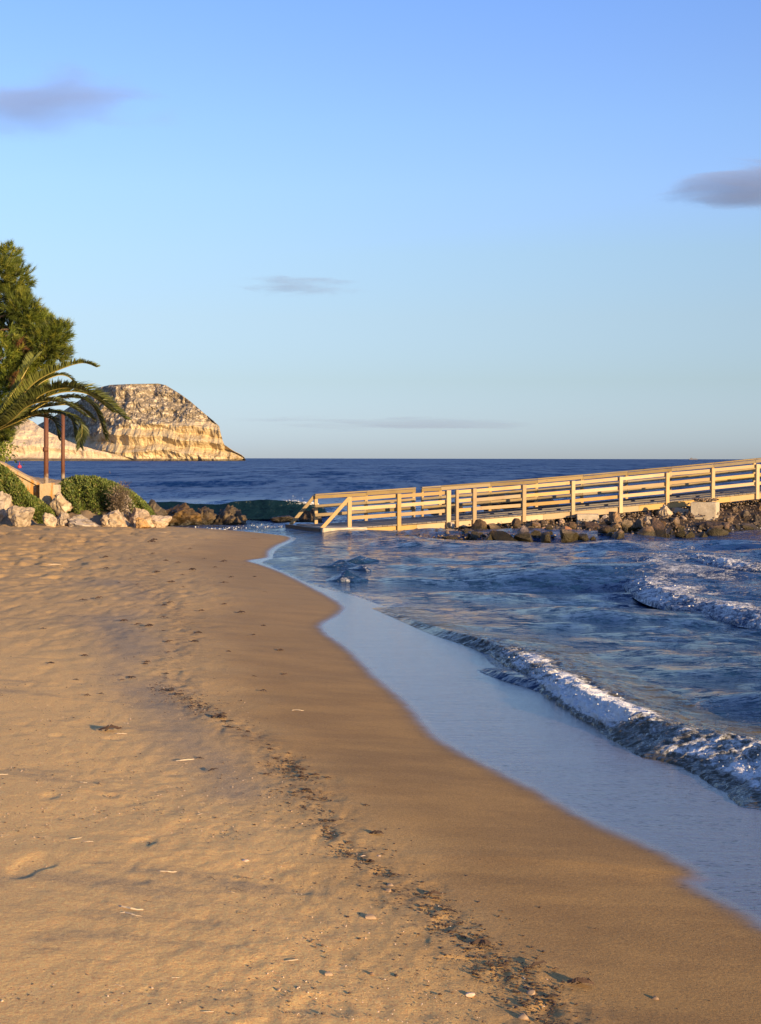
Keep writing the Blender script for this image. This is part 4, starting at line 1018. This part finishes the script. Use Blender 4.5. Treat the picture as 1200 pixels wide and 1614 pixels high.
pier = empty('boardwalk', (N0.x, N0.y, 0), 'new yellow pine boardwalk with three-bar railings climbing right over the rocks', 'boardwalk')
def NP(n, z, off=0.0): p = N0 + UX * n + ND * off; return Vector((p.x, p.y, z))
N_END = 7.2
nposts = [near_n(p) for p in (550, 628, 706)] + [near_n(719.5), -1 + .01] + [float(i) for i in range(0, 8)]
fposts = [far_n(p) for p in (499, 578, 653)] + [far_n(667), -1.02] + [i + .02 for i in range(0, 8)]
PW = 0.115
for i, n in enumerate(nposts):
    if n > N_END: continue
    w = PW * (1.15 if i == 2 else .75 if i == 3 else 1)
    zb = ztop(n) - DECK - 0.20
    beam('post', NP(n, zb, -.06), NP(n, ztop(n) + .012, -.06), w, .075, wood_m, pier, up=ND)
for i, n in enumerate(fposts):
    if n > N_END: continue
    w = PW * (.6 if i == 3 else .85)
    beam('post', NP(n, ztop(n) - DECK - .14, WD + .055), NP(n, ztop(n) - .01, WD + .055), w, .075, wood_m, pier, up=ND)
def rails(posts, seclist, off, far):
    for (i0, i1) in seclist:
        for q in range(i0, i1):
            a, b = posts[q], posts[q + 1]
            if b > N_END: continue
            e0 = a - (.03 if q == i0 else 0); e1 = b + (.03 if q + 1 == i1 else 0)
            for j, dz in enumerate((.05, .315, .575)):
                m_ = olive_m if far else wood_m  # far middle and lower bars: near railing's shadow put into the wood colour
                g = .0025; j0, j1 = random.uniform(-.012, .012), random.uniform(-.012, .012)
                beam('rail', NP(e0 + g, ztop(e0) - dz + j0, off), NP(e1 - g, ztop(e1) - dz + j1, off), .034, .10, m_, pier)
            if far:
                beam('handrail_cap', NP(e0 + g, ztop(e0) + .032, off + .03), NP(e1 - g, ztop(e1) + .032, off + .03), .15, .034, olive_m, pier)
nlast = len([n for n in nposts if n <= N_END]) - 1; flast = len([n for n in fposts if n <= N_END]) - 1
rails(nposts, [(0, 2), (3, nlast)], 0.0, False)
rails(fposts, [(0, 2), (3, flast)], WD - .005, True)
# two short rail stubs carried to the gate post
ng = near_n(694)
# slanted end rails
ln = near_n(505); p_hi = NP(nposts[0] - .02, ztop(nposts[0]) - .02, -.115)
zdl = ztop(nposts[0]) - DECK
beam('slanted_rail', NP(ln, zdl - .02, -.05), p_hi + Vector((0, 0, .0)), .034, .10, wood_m, pier)
fl_ = far_n(457)
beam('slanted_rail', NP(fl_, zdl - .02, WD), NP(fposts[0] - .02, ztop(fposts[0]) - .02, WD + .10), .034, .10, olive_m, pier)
# deck planks
n0 = near_n(506); st = 0.147 / 1.563; n_ = n0 + st / 2; kk = 0
base_plank = None
def zdeck(n): return ztop(max(n, nposts[0])) - DECK
while n_ < N_END + 0.1:
    z_ = zdeck(n_); sl = (zdeck(n_ + .05) - zdeck(n_ - .05)) / (.1 * 1.563)
    dark = n_ < nposts[0] - .1
    if base_plank is None or kk == 8:
        o = beam('deck_plank', Vector((0, 0, 0)) + pier.location - ND * .07, Vector((0, 0, 0)) + pier.location + ND * (WD + .07), .138, .038, deck_m, pier)
        base_plank = o
    else:
        o = base_plank.copy(); COL.objects.link(o)
    o.location = (NP(n_, z_, 0) - Vector((0, 0, 0))) - pier.location
    o.location.z += random.uniform(-.003, .003)
    o.rotation_euler = Quaternion(ND, -math.atan(sl)).to_euler()
    n_ += st; kk += 1
# side boards (in lengths that break at every second post), kerb strip and joists
for off, far in ((-.012, False), (WD + .012, True)):
    br = [nposts[0] - .05] + [nposts[1] + .35, nposts[3] + .05, .4, 2.4, 4.4, 6.4, N_END]
    for a, b in zip(br[:-1], br[1:]):
        k = 3
        g = .002
        beam('side_board', NP(a + g, zdeck(a) - .115, off), NP(b - g, zdeck(b) - .115, off), .032, .165, wood_m, pier)
for off in (.5, 1.2, 1.9):
    beam('joist', NP(nposts[0], zdeck(nposts[0]) - .09, off), NP(N_END, zdeck(N_END) - .09, off), .07, .13, wetw_m, pier)
# dark wet landing step at the shore end
beam('landing_edge', NP(n0 - .02, zdl - .075, -.05), NP(nposts[0] - .08, zdl - .075, -.05), .05, .13, wetw_m, pier)
beam('landing_edge', NP(n0 - .02, zdl - .06, -.1), NP(fl_ - .05, zdl - .06, WD + .1), .06, .16, wetw_m, pier)

# foot of wall / concrete under the first post and blocks
def cblock(label, box, D, depth, rz):
    a = at(box[0], box[3], D); b = at(box[2], box[1], D); w = b.x - a.x; h = b.z - a.z
    import bmesh
    bm = bmesh.new(); bmesh.ops.create_cube(bm, size=1.0)
    for v in bm.verts: v.co.x *= w; v.co.y *= depth; v.co.z *= h
    bmesh.ops.bevel(bm, geom=bm.edges[:], offset=.02, segments=2, affect='EDGES')
    bmesh.ops.subdivide_edges(bm, edges=bm.edges[:], cuts=2, use_grid_fill=True)
    for v in bm.verts: v.co += Vector(mnoise.noise_vector(v.co * 6)) * .012
    me = bpy.data.meshes.new('concrete_block'); bm.to_mesh(me); bm.free(); me.materials.append(conc_m)
    o = bpy.data.objects.new('concrete_block', me); COL.objects.link(o)
    o.location = ((a.x + b.x) / 2, D + depth / 2, (a.z + b.z) / 2); o.rotation_euler = (0, 0, rz)
    return tag(o, label, 'concrete block')
cblock('square concrete block topped with gravel, under the boardwalk at the right', (1096, 792, 1136, 826), 41.4, 0.75, math.radians(-22))
cblock('low concrete footing half buried in stones under the boardwalk', (912, 811, 947, 834), 41.0, 0.7, math.radians(-8))
cblock('flat pale concrete slab at the waterline below the first railing post', (498, 832, 572, 842), 38.9, 1.0, math.radians(19))
cblock('small grey stone block tucked between boulder and concrete block', (1062, 801, 1078, 814), 42.2, 0.4, 0.1)
cblock('pale little block tucked beside the square concrete block', (1077, 803, 1088, 812), 42.2, 0.3, -0.2)

# rubble bank under the pier
def bank_top(n):   # height of the pile at the pier line
    return min(zdeck(n) - .24, .04 + max(0, (n + 2.9)) * .075 + max(0, n - 2.5) * .06)
def front_D(px): return 4704 / (np.interp(px, [570, 640, 720, 830, 1000, 1100, 1200, 1400], [842, 848, 850, 853, 852, 846, 840, 836]) - 722.9)
def pile_h(n, s):     # s: 0 at the water's edge, 1 under the near rail, 2 behind
    t = bank_top(n)
    if s < 1: return -0.10 + (t + .10) * (s ** .8)
    return t * (1 - .1 * min(1, (s - 1)))
def pile_pt(n, s):
    a = N0 + UX * n
    px = 600 + FPX * a.x / a.y
    fd = min(front_D(px), a.y - .3); f = Vector((a.x * fd / a.y, fd, 0))
    if s <= 1: p = f.lerp(a, s)
    else: p = a + ND * WD * 1.25 * (s - 1)
    return Vector((p.x, p.y, pile_h(n, s)))
nn_ = np.linspace(-3.0, 9, 90); ss_ = np.linspace(-.08, 2.3, 34); VV = []
for a in nn_:
    for b in ss_:
        p = pile_pt(a, max(b, 0)); 
        if b < 0: p.z -= .3
        if b > 2: p.z -= (b - 2) * 2.5
        p.z += -.07 + .06 * mnoise.noise(p * 2.5); VV.append(tuple(p))
rb = mk('rubble_bed', VV, grid_faces(90, 34), m_rubble, smooth=True); tag(rb, kind='structure')
rr = random.Random(21)
RS = [rock_mesh('pile_stone', 40 + i, 9 + i % 5, IV3, IF3, amp=.15, dlo=.32, dhi=.72) for i in range(8)]
for me, a, b in RS: me.materials.append(m_rubble)
m_orange = mat_rock('orange_stone', (0.42, 0.20, 0.07), (0.30, 0.15, 0.06), (0.45, 0.28, 0.12), algae=(0.085, 0.065, 0.022), wetz=.1, vary=.25)
RO = []
for i in range(2):
    me = RS[i + 3][0].copy(); me.materials.clear(); me.materials.append(m_orange); RO.append(me)
RP = []
for i in range(2):
    me = RS[i + 5][0].copy(); me.materials.clear(); me.materials.append(m_pale); RP.append(me)
cnt = 0; BIG = ([], [])
GR = 'stones piled under the boardwalk'
for tier, (num, r0, r1) in enumerate(((46, .17, .32), (100, .10, .18), (130, .05, .10))):
    for k in range(num):
        n = (rr.uniform(-3.2, -.5) if rr.random() < .22 else rr.uniform(-2.75, 8.2)) if tier else -2.0 + 9.4 * ((k + rr.random()) / num) ** 1.1
        s = (rr.uniform(.02, .25) if k % 2 else rr.uniform(.4, .85)) if tier == 0 else rr.uniform(.03, 1.05)
        if n < -1: s = rr.uniform(.0, .9)
        r = r0 + (r1 - r0) * rr.random() ** 1.5
        if n < -1.2: r *= .62
        p = pile_pt(n, s)
        if tier < 2 and s > .25 and (1075 < 600 + FPX * p.x / p.y < 1150 or 905 < 600 + FPX * p.x / p.y < 955): s = rr.uniform(0, .15); p = pile_pt(n, s); r *= .7
        p.z += r * (.25 if tier == 0 else .35)
        mx_z = zdeck(n) - .26 - r * .6
        if s > .8: p.z = min(p.z, mx_z)
        me = RS[rr.randrange(8)][0]; lb = 'brown weathered stone in the pile under the boardwalk'
        if tier and rr.random() < .10: me = rr.choice(RO); lb = 'orange-brown stone in the pile under the boardwalk'
        elif tier and rr.random() < .12 and s > .3: me = rr.choice(RP); lb = 'pale whitish stone in the pile under the boardwalk'
        elif tier == 0: lb = 'big dark boulder in the pile at the waterline'
        elif tier == 2 and s <= 9: lb = 'fist-sized grey brown stone in the pile under the boardwalk'
        o = bpy.data.objects.new('pile_stone', me); COL.objects.link(o); o.location = p
        o.rotation_euler = (rr.uniform(-1, 1), rr.uniform(-1, 1), rr.uniform(0, 6.28)); o.scale = (r * rr.uniform(.95, 1.75), r * rr.uniform(.8, 1.3), r * rr.uniform(.7, 1.35))
        if tier == 0:
            o['px'] = p.x / p.y; BIG[k % 2].append(o); tag(o, None, 'stone', 'big boulders of the pile under the boardwalk')
        else: tag(o, lb, 'stone', GR + ', ' + lb.split(' stone')[0] + ' ones')
        cnt += 1
ORD = 'first second third fourth fifth sixth seventh eighth ninth tenth eleventh twelfth thirteenth fourteenth fifteenth sixteenth seventeenth eighteenth nineteenth twentieth'.split() + ['twenty-' + w for w in 'first second third fourth fifth sixth'.split()]
for row, where in ((0, 'at the waterline below the boardwalk'), (1, 'in the upper row close under the boardwalk')):
    for j, o in enumerate(sorted(BIG[row], key=lambda o: o['px'])):
        o['label'] = 'big dark boulder %s, %s from the left' % (where, ORD[j]); del o['px']
rock('boulder', 'diamond-shaped tan boulder leaning against the boardwalk side board', 'rock', (1039, 795, 1063, 818), 41.6, m_tan, 3, depth=.4)
rock('boulder', 'rusty brown boulder in the rubble below the tan one', 'rock', (1012, 813, 1034, 830), 40.6, m_tan, 5, depth=.4)
rock('white_stone', 'small white stone stuck by the narrow gate post', 'stone', (709, 822, 717, 831), 40.0, m_pale, 4, depth=.12)
rock('white_stone', 'bright white stone in the dark rubble right of the concrete block', 'stone', (1166, 806, 1178, 816), 42.4, m_pale, 5, depth=.2)
rock('white_stone', 'little white stone on top of the gravelled concrete block', 'stone', (1101, 785, 1109, 790), 41.6, m_pale, 6, depth=.12)
rock('boulder', 'grey rounded stone against the right end of the low footing', 'stone', (944, 811, 964, 827), 41.2, m_pale, 1, depth=.35)
rock('boulder', 'large mossy boulder at the waterline before the low footing', 'rock', (918, 822, 962, 850), 39.0, m_brown, 4, depth=.8)
rock('boulder', 'mossy boulder at the waterline below the square concrete block', 'rock', (1098, 822, 1150, 842), 39.6, m_brown, 2, depth=.8)
rock('boulder', 'grey slate-coloured stone left of the square concrete block', 'stone', (1084, 806, 1098, 822), 41.3, m_rubble, 6, depth=.3)
rock('boulder', 'brown boulder at the right edge of the picture by the surf', 'rock', (1176, 812, 1222, 838), 41.0, m_brown, 5, depth=.8)
# gravel among the stones
pts = []; 
for k in range(2600):
    n = rr.uniform(-2.6, 8.4); s = rr.uniform(.15, 1.25); p = pile_pt(n, s); p.z += rr.uniform(-.02, .09); pts.append(p[:])
gp = np.array(pts); gr = 0.018 * (2.6 ** RNG.random(len(gp)))
top = at(1117, 791, 41.4)
ex = RNG.uniform(-1, 1, (160, 3)) * [.33, .3, .03] + [top.x, 41.78, top.z + .05]
gp = np.vstack([gp, ex]); gr = np.concatenate([gr, np.full(160, .035) * RNG.uniform(.6, 1.4, 160)])
mg = M('gravel'); gP = mg.pos()
grav_m = mg.set(color=mg.ramp(mg.voro(gP, 14, 'F1', 'Color'), [(0, (0.05, 0.036, 0.025)), (.6, (0.16, 0.11, 0.075)), (1, (0.36, 0.28, 0.2))]), rough=.9)
blobs('gravel', 'loose gravel and shards among the stones under the boardwalk', gp, gr, .65, grav_m, rr=.35)

# ------------------------------------------------------------------ things washed up on the sand
mwd = M('seaweed'); sw_m = mwd.set(color=mwd.mix(mwd.rand(), (0.028, 0.016, 0.009), (0.065, 0.034, 0.015)), rough=.7)
mdr = M('driftwood'); dr_m = mdr.set(color=mdr.mix(mdr.noise(mdr.coord(), 20, 3), (0.62, 0.50, 0.33), (0.45, 0.33, 0.20)), rough=.8)
msh = M('shell'); sh_m = msh.set(color=msh.mix(msh.rand(), (0.72, 0.62, 0.50), (0.58, 0.38, 0.24)), rough=.5)
mst = M('dark_twig'); tw_m = mst.set(color=(0.10, 0.065, 0.04), rough=.8)
mpb = M('pebble'); pb_m = mpb.set(color=mpb.mix(mpb.rand(), (0.22, 0.14, 0.08), (0.40, 0.28, 0.17)), rough=.8)
def strip_mesh(name, seed, n=5, L=1.0, w=.09, h=.12, branches=3):
    r = np.random.default_rng(seed); V = []; F = []
    for b in range(branches):
        p = np.array([0, 0, .0]) if b == 0 else np.array([r.uniform(-.3, .3), r.uniform(-.12, .12), .02]); a = r.uniform(-.35, .35) if b == 0 else r.uniform(-1.2, 1.2); s0 = len(V)
        Lb = L if b == 0 else L * r.uniform(.3, .6)
        p = p - np.array([math.cos(a), math.sin(a), 0]) * Lb / 2
        for i in range(n + 1):
            ww = w * (1 - .8 * abs(i / n - .45)); zz = h * max(0, math.sin(i / n * 3.1 * r.uniform(.6, 1.3))) * r.uniform(.5, 1)
            q = np.array([math.cos(a), math.sin(a)]); s = np.array([-q[1], q[0]])
            V += [(p[0] + s[0] * ww, p[1] + s[1] * ww, zz + .005), (p[0], p[1], zz + ww * 1.1), (p[0] - s[0] * ww, p[1] - s[1] * ww, zz)]
            a += r.uniform(-.55, .55); p = p + np.array([math.cos(a), math.sin(a), 0]) * Lb / n
        for i in range(n):
            k = s0 + i * 3
            F += [[k, k + 1, k + 4, k + 3], [k + 1, k + 2, k + 5, k + 4], [k + 2, k, k + 3, k + 5]]
    return mk(name, V, np.array(F), None, link=False).data
SW = [strip_mesh('seaweed_scrap', 100 + i, 5, 1.0, .07 + .02 * (i % 3), .16, 2 + i % 3) for i in range(6)]
TW = [strip_mesh('twig', 130 + i, 6, 1.0, .022, .10, 1 + i % 2) for i in range(4)]
DR = [strip_mesh('driftwood_chip', 150 + i, 5, 1.0, .045, .05, 1) for i in range(3)]
for me in SW: me.materials.append(sw_m)
for me in TW: me.materials.append(tw_m)
for me in DR: me.materials.append(dr_m)
SHL = [rock_mesh('shell', 160 + i, 5, IV2, IF2, .05, (1, .75, .45))[0] for i in range(3)]
for me in SHL: me.materials.append(sh_m)
PBL = [rock_mesh('pebble', 170 + i, 6, IV2, IF2, .05, (1, .8, .6))[0] for i in range(3)]
for me in PBL: me.materials.append(pb_m)
def lay(me, px, py, wpx, name, label, cat, group=None, rz=None, flat=1.0, seed=0, zs=1.0):
    x, y = onz(px, py, .1)
    for _ in range(3):
        g = sand_z(x, y); x, y = onz(px, py, g)
    s = wpx / FPX * y * (.5 if name in ('pebble', 'shell') else 1)
    o = bpy.data.objects.new(name, me); COL.objects.link(o); o.location = (x, y, g + s * .06); o.scale = (s, s, s * zs)
    rr_ = random.Random(px * 31 + py); o.rotation_euler = (0, 0, rr_.uniform(-.5, .3) if rz is None else rz)
    return tag(o, label, cat, group)
NOTE = [  # notable pieces, each with its own description
    (DR[0], 204, 1436, 50, 'driftwood_chip', 'bleached split cane lying on the sand at the lower left', 'driftwood', -.3),
    (DR[1], 208, 1444, 44, 'driftwood_chip', 'straw-coloured reed just below the bleached cane', 'driftwood', -.35),
    (SHL[0], 243, 1459, 9, 'shell', 'white shell fragment right of the bleached cane', 'shell', 0),
    (PBL[0], 91, 1430, 12, 'pebble', 'pink-brown pebble standing up at the lower left', 'pebble', 0),
    (SHL[1], 255, 1484, 12, 'shell', 'flat white shell below the bleached cane', 'shell', .1),
    (PBL[1], 10, 1482, 9, 'pebble', 'pale pointed stone near the lower left edge', 'pebble', .1),
    (PBL[2], 140, 1388, 10, 'pebble', 'orange-brown lump with a dark trailing shadow at the left', 'pebble', .3),
    (DR[2], 293, 1202, 32, 'driftwood_chip', 'thin white splinter above the tide line', 'driftwood', 0),
    (SW[0], 316, 1196, 14, 'seaweed_scrap', 'dark scrap lying beside the thin white splinter', 'seaweed', 0),
    (SW[1], 337, 1216, 18, 'seaweed_scrap', 'dark scrap just below and right of the white splinter', 'seaweed', 0),
    (DR[0], 263, 1377, 34, 'driftwood_chip', 'small pale chip with a dark hollow, left of centre', 'driftwood', 0),
    (TW[0], 354, 1312, 10, 'twig', 'short upright twig casting a long thin shadow', 'twig', 1.4),
    (SHL[2], 386, 1358, 16, 'shell', 'dark grey shell above the forked twig', 'shell', 0),
    (TW[1], 384, 1388, 34, 'twig', 'forked dark twig left of the tide line', 'twig', -.5),
    (TW[2], 372, 1406, 30, 'twig', 'thin pale twig just below the forked one', 'twig', -.2),
    (SW[2], 594, 1316, 24, 'seaweed_scrap', 'brown curled scrap on the damp sand beside the tide line', 'seaweed', 0),
    (SHL[0], 573, 1349, 10, 'shell', 'left white shell of the small row in the tide line', 'shell', 0),
    (SHL[1], 584, 1350, 8, 'shell', 'middle white shell of the small row in the tide line', 'shell', 0),
    (SHL[2], 597, 1350, 9, 'shell', 'right white shell of the small row in the tide line', 'shell', 0),
    (SW[3], 577, 1271, 14, 'seaweed_scrap', 'lone reddish scrap on smooth damp sand above the curled one', 'seaweed', 0),
    (PBL[0], 584, 1447, 22, 'pebble', 'flat dark-sided stone left of the lower tide line', 'pebble', 0),
    (PBL[1], 616, 1397, 16, 'pebble', 'upper of two lumps beside the tide line', 'pebble', 0),
    (PBL[2], 612, 1405, 14, 'pebble', 'lower of two lumps beside the tide line', 'pebble', 0),
    (SW[4], 684, 1412, 30, 'seaweed_scrap', 'long dark stalk ending in a tuft near a green leaf', 'seaweed', -.3),
    (PBL[1], 587, 1535, 10, 'pebble', 'pale yellow pebble alone on the dry sand near the bottom', 'pebble', 0),
    (PBL[2], 440, 1560, 8, 'pebble', 'small white pebble furthest down near the bottom middle', 'pebble', 0),
    (PBL[0], 518, 1536, 16, 'pebble', 'sand-coloured lump left of the pale yellow pebble', 'pebble', 0),
    (SW[5], 758, 1490, 34, 'seaweed_scrap', 'tangle of dark weed at the lower tide line', 'seaweed', -.2),
    (PBL[0], 742, 1486, 10, 'pebble', 'grey pebble at the left end of the dark weed tangle', 'pebble', 0),
    (SW[0], 772, 1522, 22, 'seaweed_scrap', 'dark knotted clump below the weed tangle', 'seaweed', -.3),
    (SHL[1], 742, 1568, 18, 'shell', 'upright grey broken shell near the bottom edge', 'shell', .6),
    (SW[1], 850, 1526, 34, 'seaweed_scrap', 'reddish brown weed ball on the tide line at lower right', 'seaweed', -.1),
    (SW[2], 916, 1554, 44, 'seaweed_scrap', 'spiky brown weed furthest right on the tide line', 'seaweed', -.1),
    (PBL[1], 1034, 1574, 13, 'pebble', 'orange-lit pebble on the damp sand at the lower right', 'pebble', 0),
    (SW[3], 940, 1465, 9, 'seaweed_scrap', 'tiny dark speck alone on the smooth damp sand', 'seaweed', 0),
    (PBL[2], 838, 1566, 18, 'pebble', 'ochre lump left of the spiky brown weed', 'pebble', 0),
    (PBL[1], 826, 1604, 20, 'pebble', 'grey stone at the very bottom of the tide line', 'pebble', 0),
    (DR[1], 470, 1121, 20, 'driftwood_chip', 'white sliver on the smooth damp sand mid-beach', 'driftwood', 0),
    (DR[2], 86, 892, 22, 'driftwood_chip', 'pale stick on the trodden sand at the far left', 'driftwood', 0),
    (DR[0], 258, 840, 10, 'driftwood_chip', 'white litter piece just below the ochre rock', 'driftwood', 0),
    (SW[4], 175, 1153, 38, 'seaweed_scrap', 'orange-brown weed heap alone on the dry sand at the left', 'seaweed', 0),
    (SW[5], 345, 1133, 26, 'seaweed_scrap', 'dark stick at the head of the winding tide line', 'seaweed', -.2),
]
for me, px, py, w, nm, lb, ct, rz_ in NOTE: lay(me, px, py, w, nm, lb, ct, None, rz_)
TIDE = catmull([(255, 1085), (300, 1105), (345, 1132), (395, 1160), (430, 1185), (475, 1218), (490, 1255), (515, 1290), (545, 1330), (585, 1362), (640, 1395), (690, 1435), (740, 1480), (800, 1520), (850, 1560), (880, 1614)], 10)
UP = catmull([(215, 850), (230, 900), (300, 930), (330, 990), (300, 1060), (330, 1120)], 10)
rr = random.Random(77)
G1 = 'dark weed scraps strewn along the winding tide line'; G2 = 'tiny shells strewn along the tide line'; G3 = 'weed scraps scattered on the upper beach'; G4 = 'thin reeds scattered on the dry sand'
for k in range(290):
    t = rr.random(); p = TIDE[int(t * (len(TIDE) - 1))]; sc_ = .5 + (p[1] - 1080) / 534 * .55
    px = p[0] + rr.gauss(0, 11) * sc_ + rr.gauss(0, 5); py = p[1] + rr.gauss(0, 7) * sc_
    if rr.random() < .3: px += rr.gauss(0, 34) * sc_
    if rr.random() < .86: lay(rr.choice(SW), px, py, (4 + 16 * rr.random() ** 2.2) * sc_ + 2, 'seaweed_scrap', 'small dark weed scrap among many in the winding tide line', 'seaweed', G1, rz=rr.gauss(-.25, .35))
    else: lay(rr.choice(SHL), px, py, rr.uniform(3, 5) * sc_, 'shell', 'tiny pale shell among the weed of the tide line', 'shell', G2)
for k in range(110):
    px = rr.gauss(270, 85); py = rr.uniform(850, 1110)
    lay(rr.choice(SW + TW), px, py, rr.uniform(6, 15), 'seaweed_scrap', 'small scrap scattered on the trodden upper beach', 'seaweed', G3, rz=rr.gauss(0, .3))
for k in range(60):
    px = rr.uniform(0, 700); py = 1130 + rr.random() * 480
    if px > 300 + (py - 1100) * .7: continue
    lay(rr.choice(TW + DR), px, py, rr.uniform(8, 22), 'reed_sliver', 'thin reed sliver scattered on the dry sand', 'reed', G4, rz=rr.gauss(-.35, .3))
# uncountable crumbs: shell grit, specks and crumbs of weed
def scatter(name, label, n, fun, rmin, rmax, mat, squash=.6):
    P = []; R = []
    while len(P) < n:
        px, py = fun(); x, y = onz(px, py, .15); P.append((x, y)); R.append(rmin * (rmax / rmin) ** (rr.random() ** 2))
    A = np.array(P); g = ground_h(A[:, 0], A[:, 1], sdist(A[:, 0], A[:, 1], SL), sdist(A[:, 0], A[:, 1], TL))
    return blobs(name, label, np.column_stack([A, g + np.array(R) * .3]), np.array(R), squash, mat, rr=.3)
def f1():
    p = TIDE[rr.randrange(len(TIDE))]; s = .5 + (p[1] - 1080) / 534; return p[0] + rr.gauss(0, 24) * s * (1 + 2 * (rr.random() < .2)), p[1] + rr.gauss(0, 10) * s
def f2():
    py = 850 + 764 * rr.random() ** .8; return rr.uniform(-50, 200 + max(0, (py - 850)) * .75), py
scatter('weed_crumbs', 'dark crumbs of dried weed along the tide line', 3800, f1, .002, .009, sw_m, .4)
scatter('shell_grit', 'pale grit of shell and small stones over the dry sand', 1900, f2, .0012, .0045, sh_m, .6)
scatter('dark_specks', 'dark specks of weed over the dry sand', 3200, f2, .0014, .007, tw_m, .5)
print('pile stones', cnt, 'objects', len(bpy.data.objects))

# ------------------------------------------------------------------ clouds: real soft volumes far off
def cloud(label, cx, cy, D, wpx, hpx, seed, dens, ragged, col=(0.40, 0.47, 0.66), hi=.70):
    c = at(cx, cy, D); w = wpx / FPX * D / 2; h = hpx / FPX * D / 2
    o = mk('cloud', IV2 * 1.0, IF2, None, smooth=True); o.location = c; o.scale = (w, w * .45, h)
    m = bpy.data.materials.new('cloud_vapour'); m.use_nodes = True; nt = m.node_tree; nt.nodes.clear()
    N = nt.nodes.new; Lk = nt.links.new
    out = N('ShaderNodeOutputMaterial'); pv = N('ShaderNodeVolumePrincipled'); tc = N('ShaderNodeTexCoord')
    pv.inputs['Color'].default_value = (*col, 1); pv.inputs['Anisotropy'].default_value = 0.0
    ln = N('ShaderNodeVectorMath'); ln.operation = 'LENGTH'; Lk(tc.outputs['Object'], ln.inputs[0])
    mp = N('ShaderNodeMapping'); Lk(tc.outputs['Object'], mp.inputs[0]); mp.inputs['Scale'].default_value = ragged; mp.inputs['Location'].default_value = (seed, seed * .7, 0)
    nz = N('ShaderNodeTexNoise'); Lk(mp.outputs[0], nz.inputs['Vector']); nz.inputs['Scale'].default_value = 1.0; nz.inputs['Detail'].default_value = 6; nz.inputs['Roughness'].default_value = .55; nz.inputs['Distortion'].default_value = 1.0
    a = N('ShaderNodeMapRange'); Lk(ln.outputs['Value'], a.inputs[0]); a.inputs[1].default_value = 1.0; a.inputs[2].default_value = 0.1; a.inputs[3].default_value = -0.42; a.inputs[4].default_value = .22
    s = N('ShaderNodeMath'); s.operation = 'ADD'; Lk(a.outputs[0], s.inputs[0]); Lk(nz.outputs['Fac'], s.inputs[1])
    r = N('ShaderNodeMapRange'); r.interpolation_type = 'SMOOTHSTEP'; Lk(s.outputs[0], r.inputs[0]); r.inputs[1].default_value = .38; r.inputs[2].default_value = hi; r.inputs[3].default_value = 0; r.inputs[4].default_value = dens / (w * .9)
    Lk(r.outputs[0], pv.inputs['Density']); Lk(pv.outputs[0], out.inputs['Volume'])
    o.data.materials.append(m)
    return tag(o, label, 'cloud')
cloud('broad lilac-grey cloud at the upper left', 20, 160, 4000, 860, 200, 3.1, 1.9, (2.2, 1.0, 3.2), hi=.66)
cloud('wedge-shaped grey cloud cut off by the right edge', 1250, 290, 4000, 620, 150, 8.4, 3.0, (1.5, 1.0, 2.6), hi=.56)
cloud('thin wispy grey streak in the middle of the sky', 475, 450, 4500, 330, 66, 5.2, 1.4, (2.4, 1.0, 4.5))
cloud('long faint band of cloud low over the horizon', 640, 668, 9000, 900, 44, 1.7, 1.1, (2.5, 1.0, 2.5))
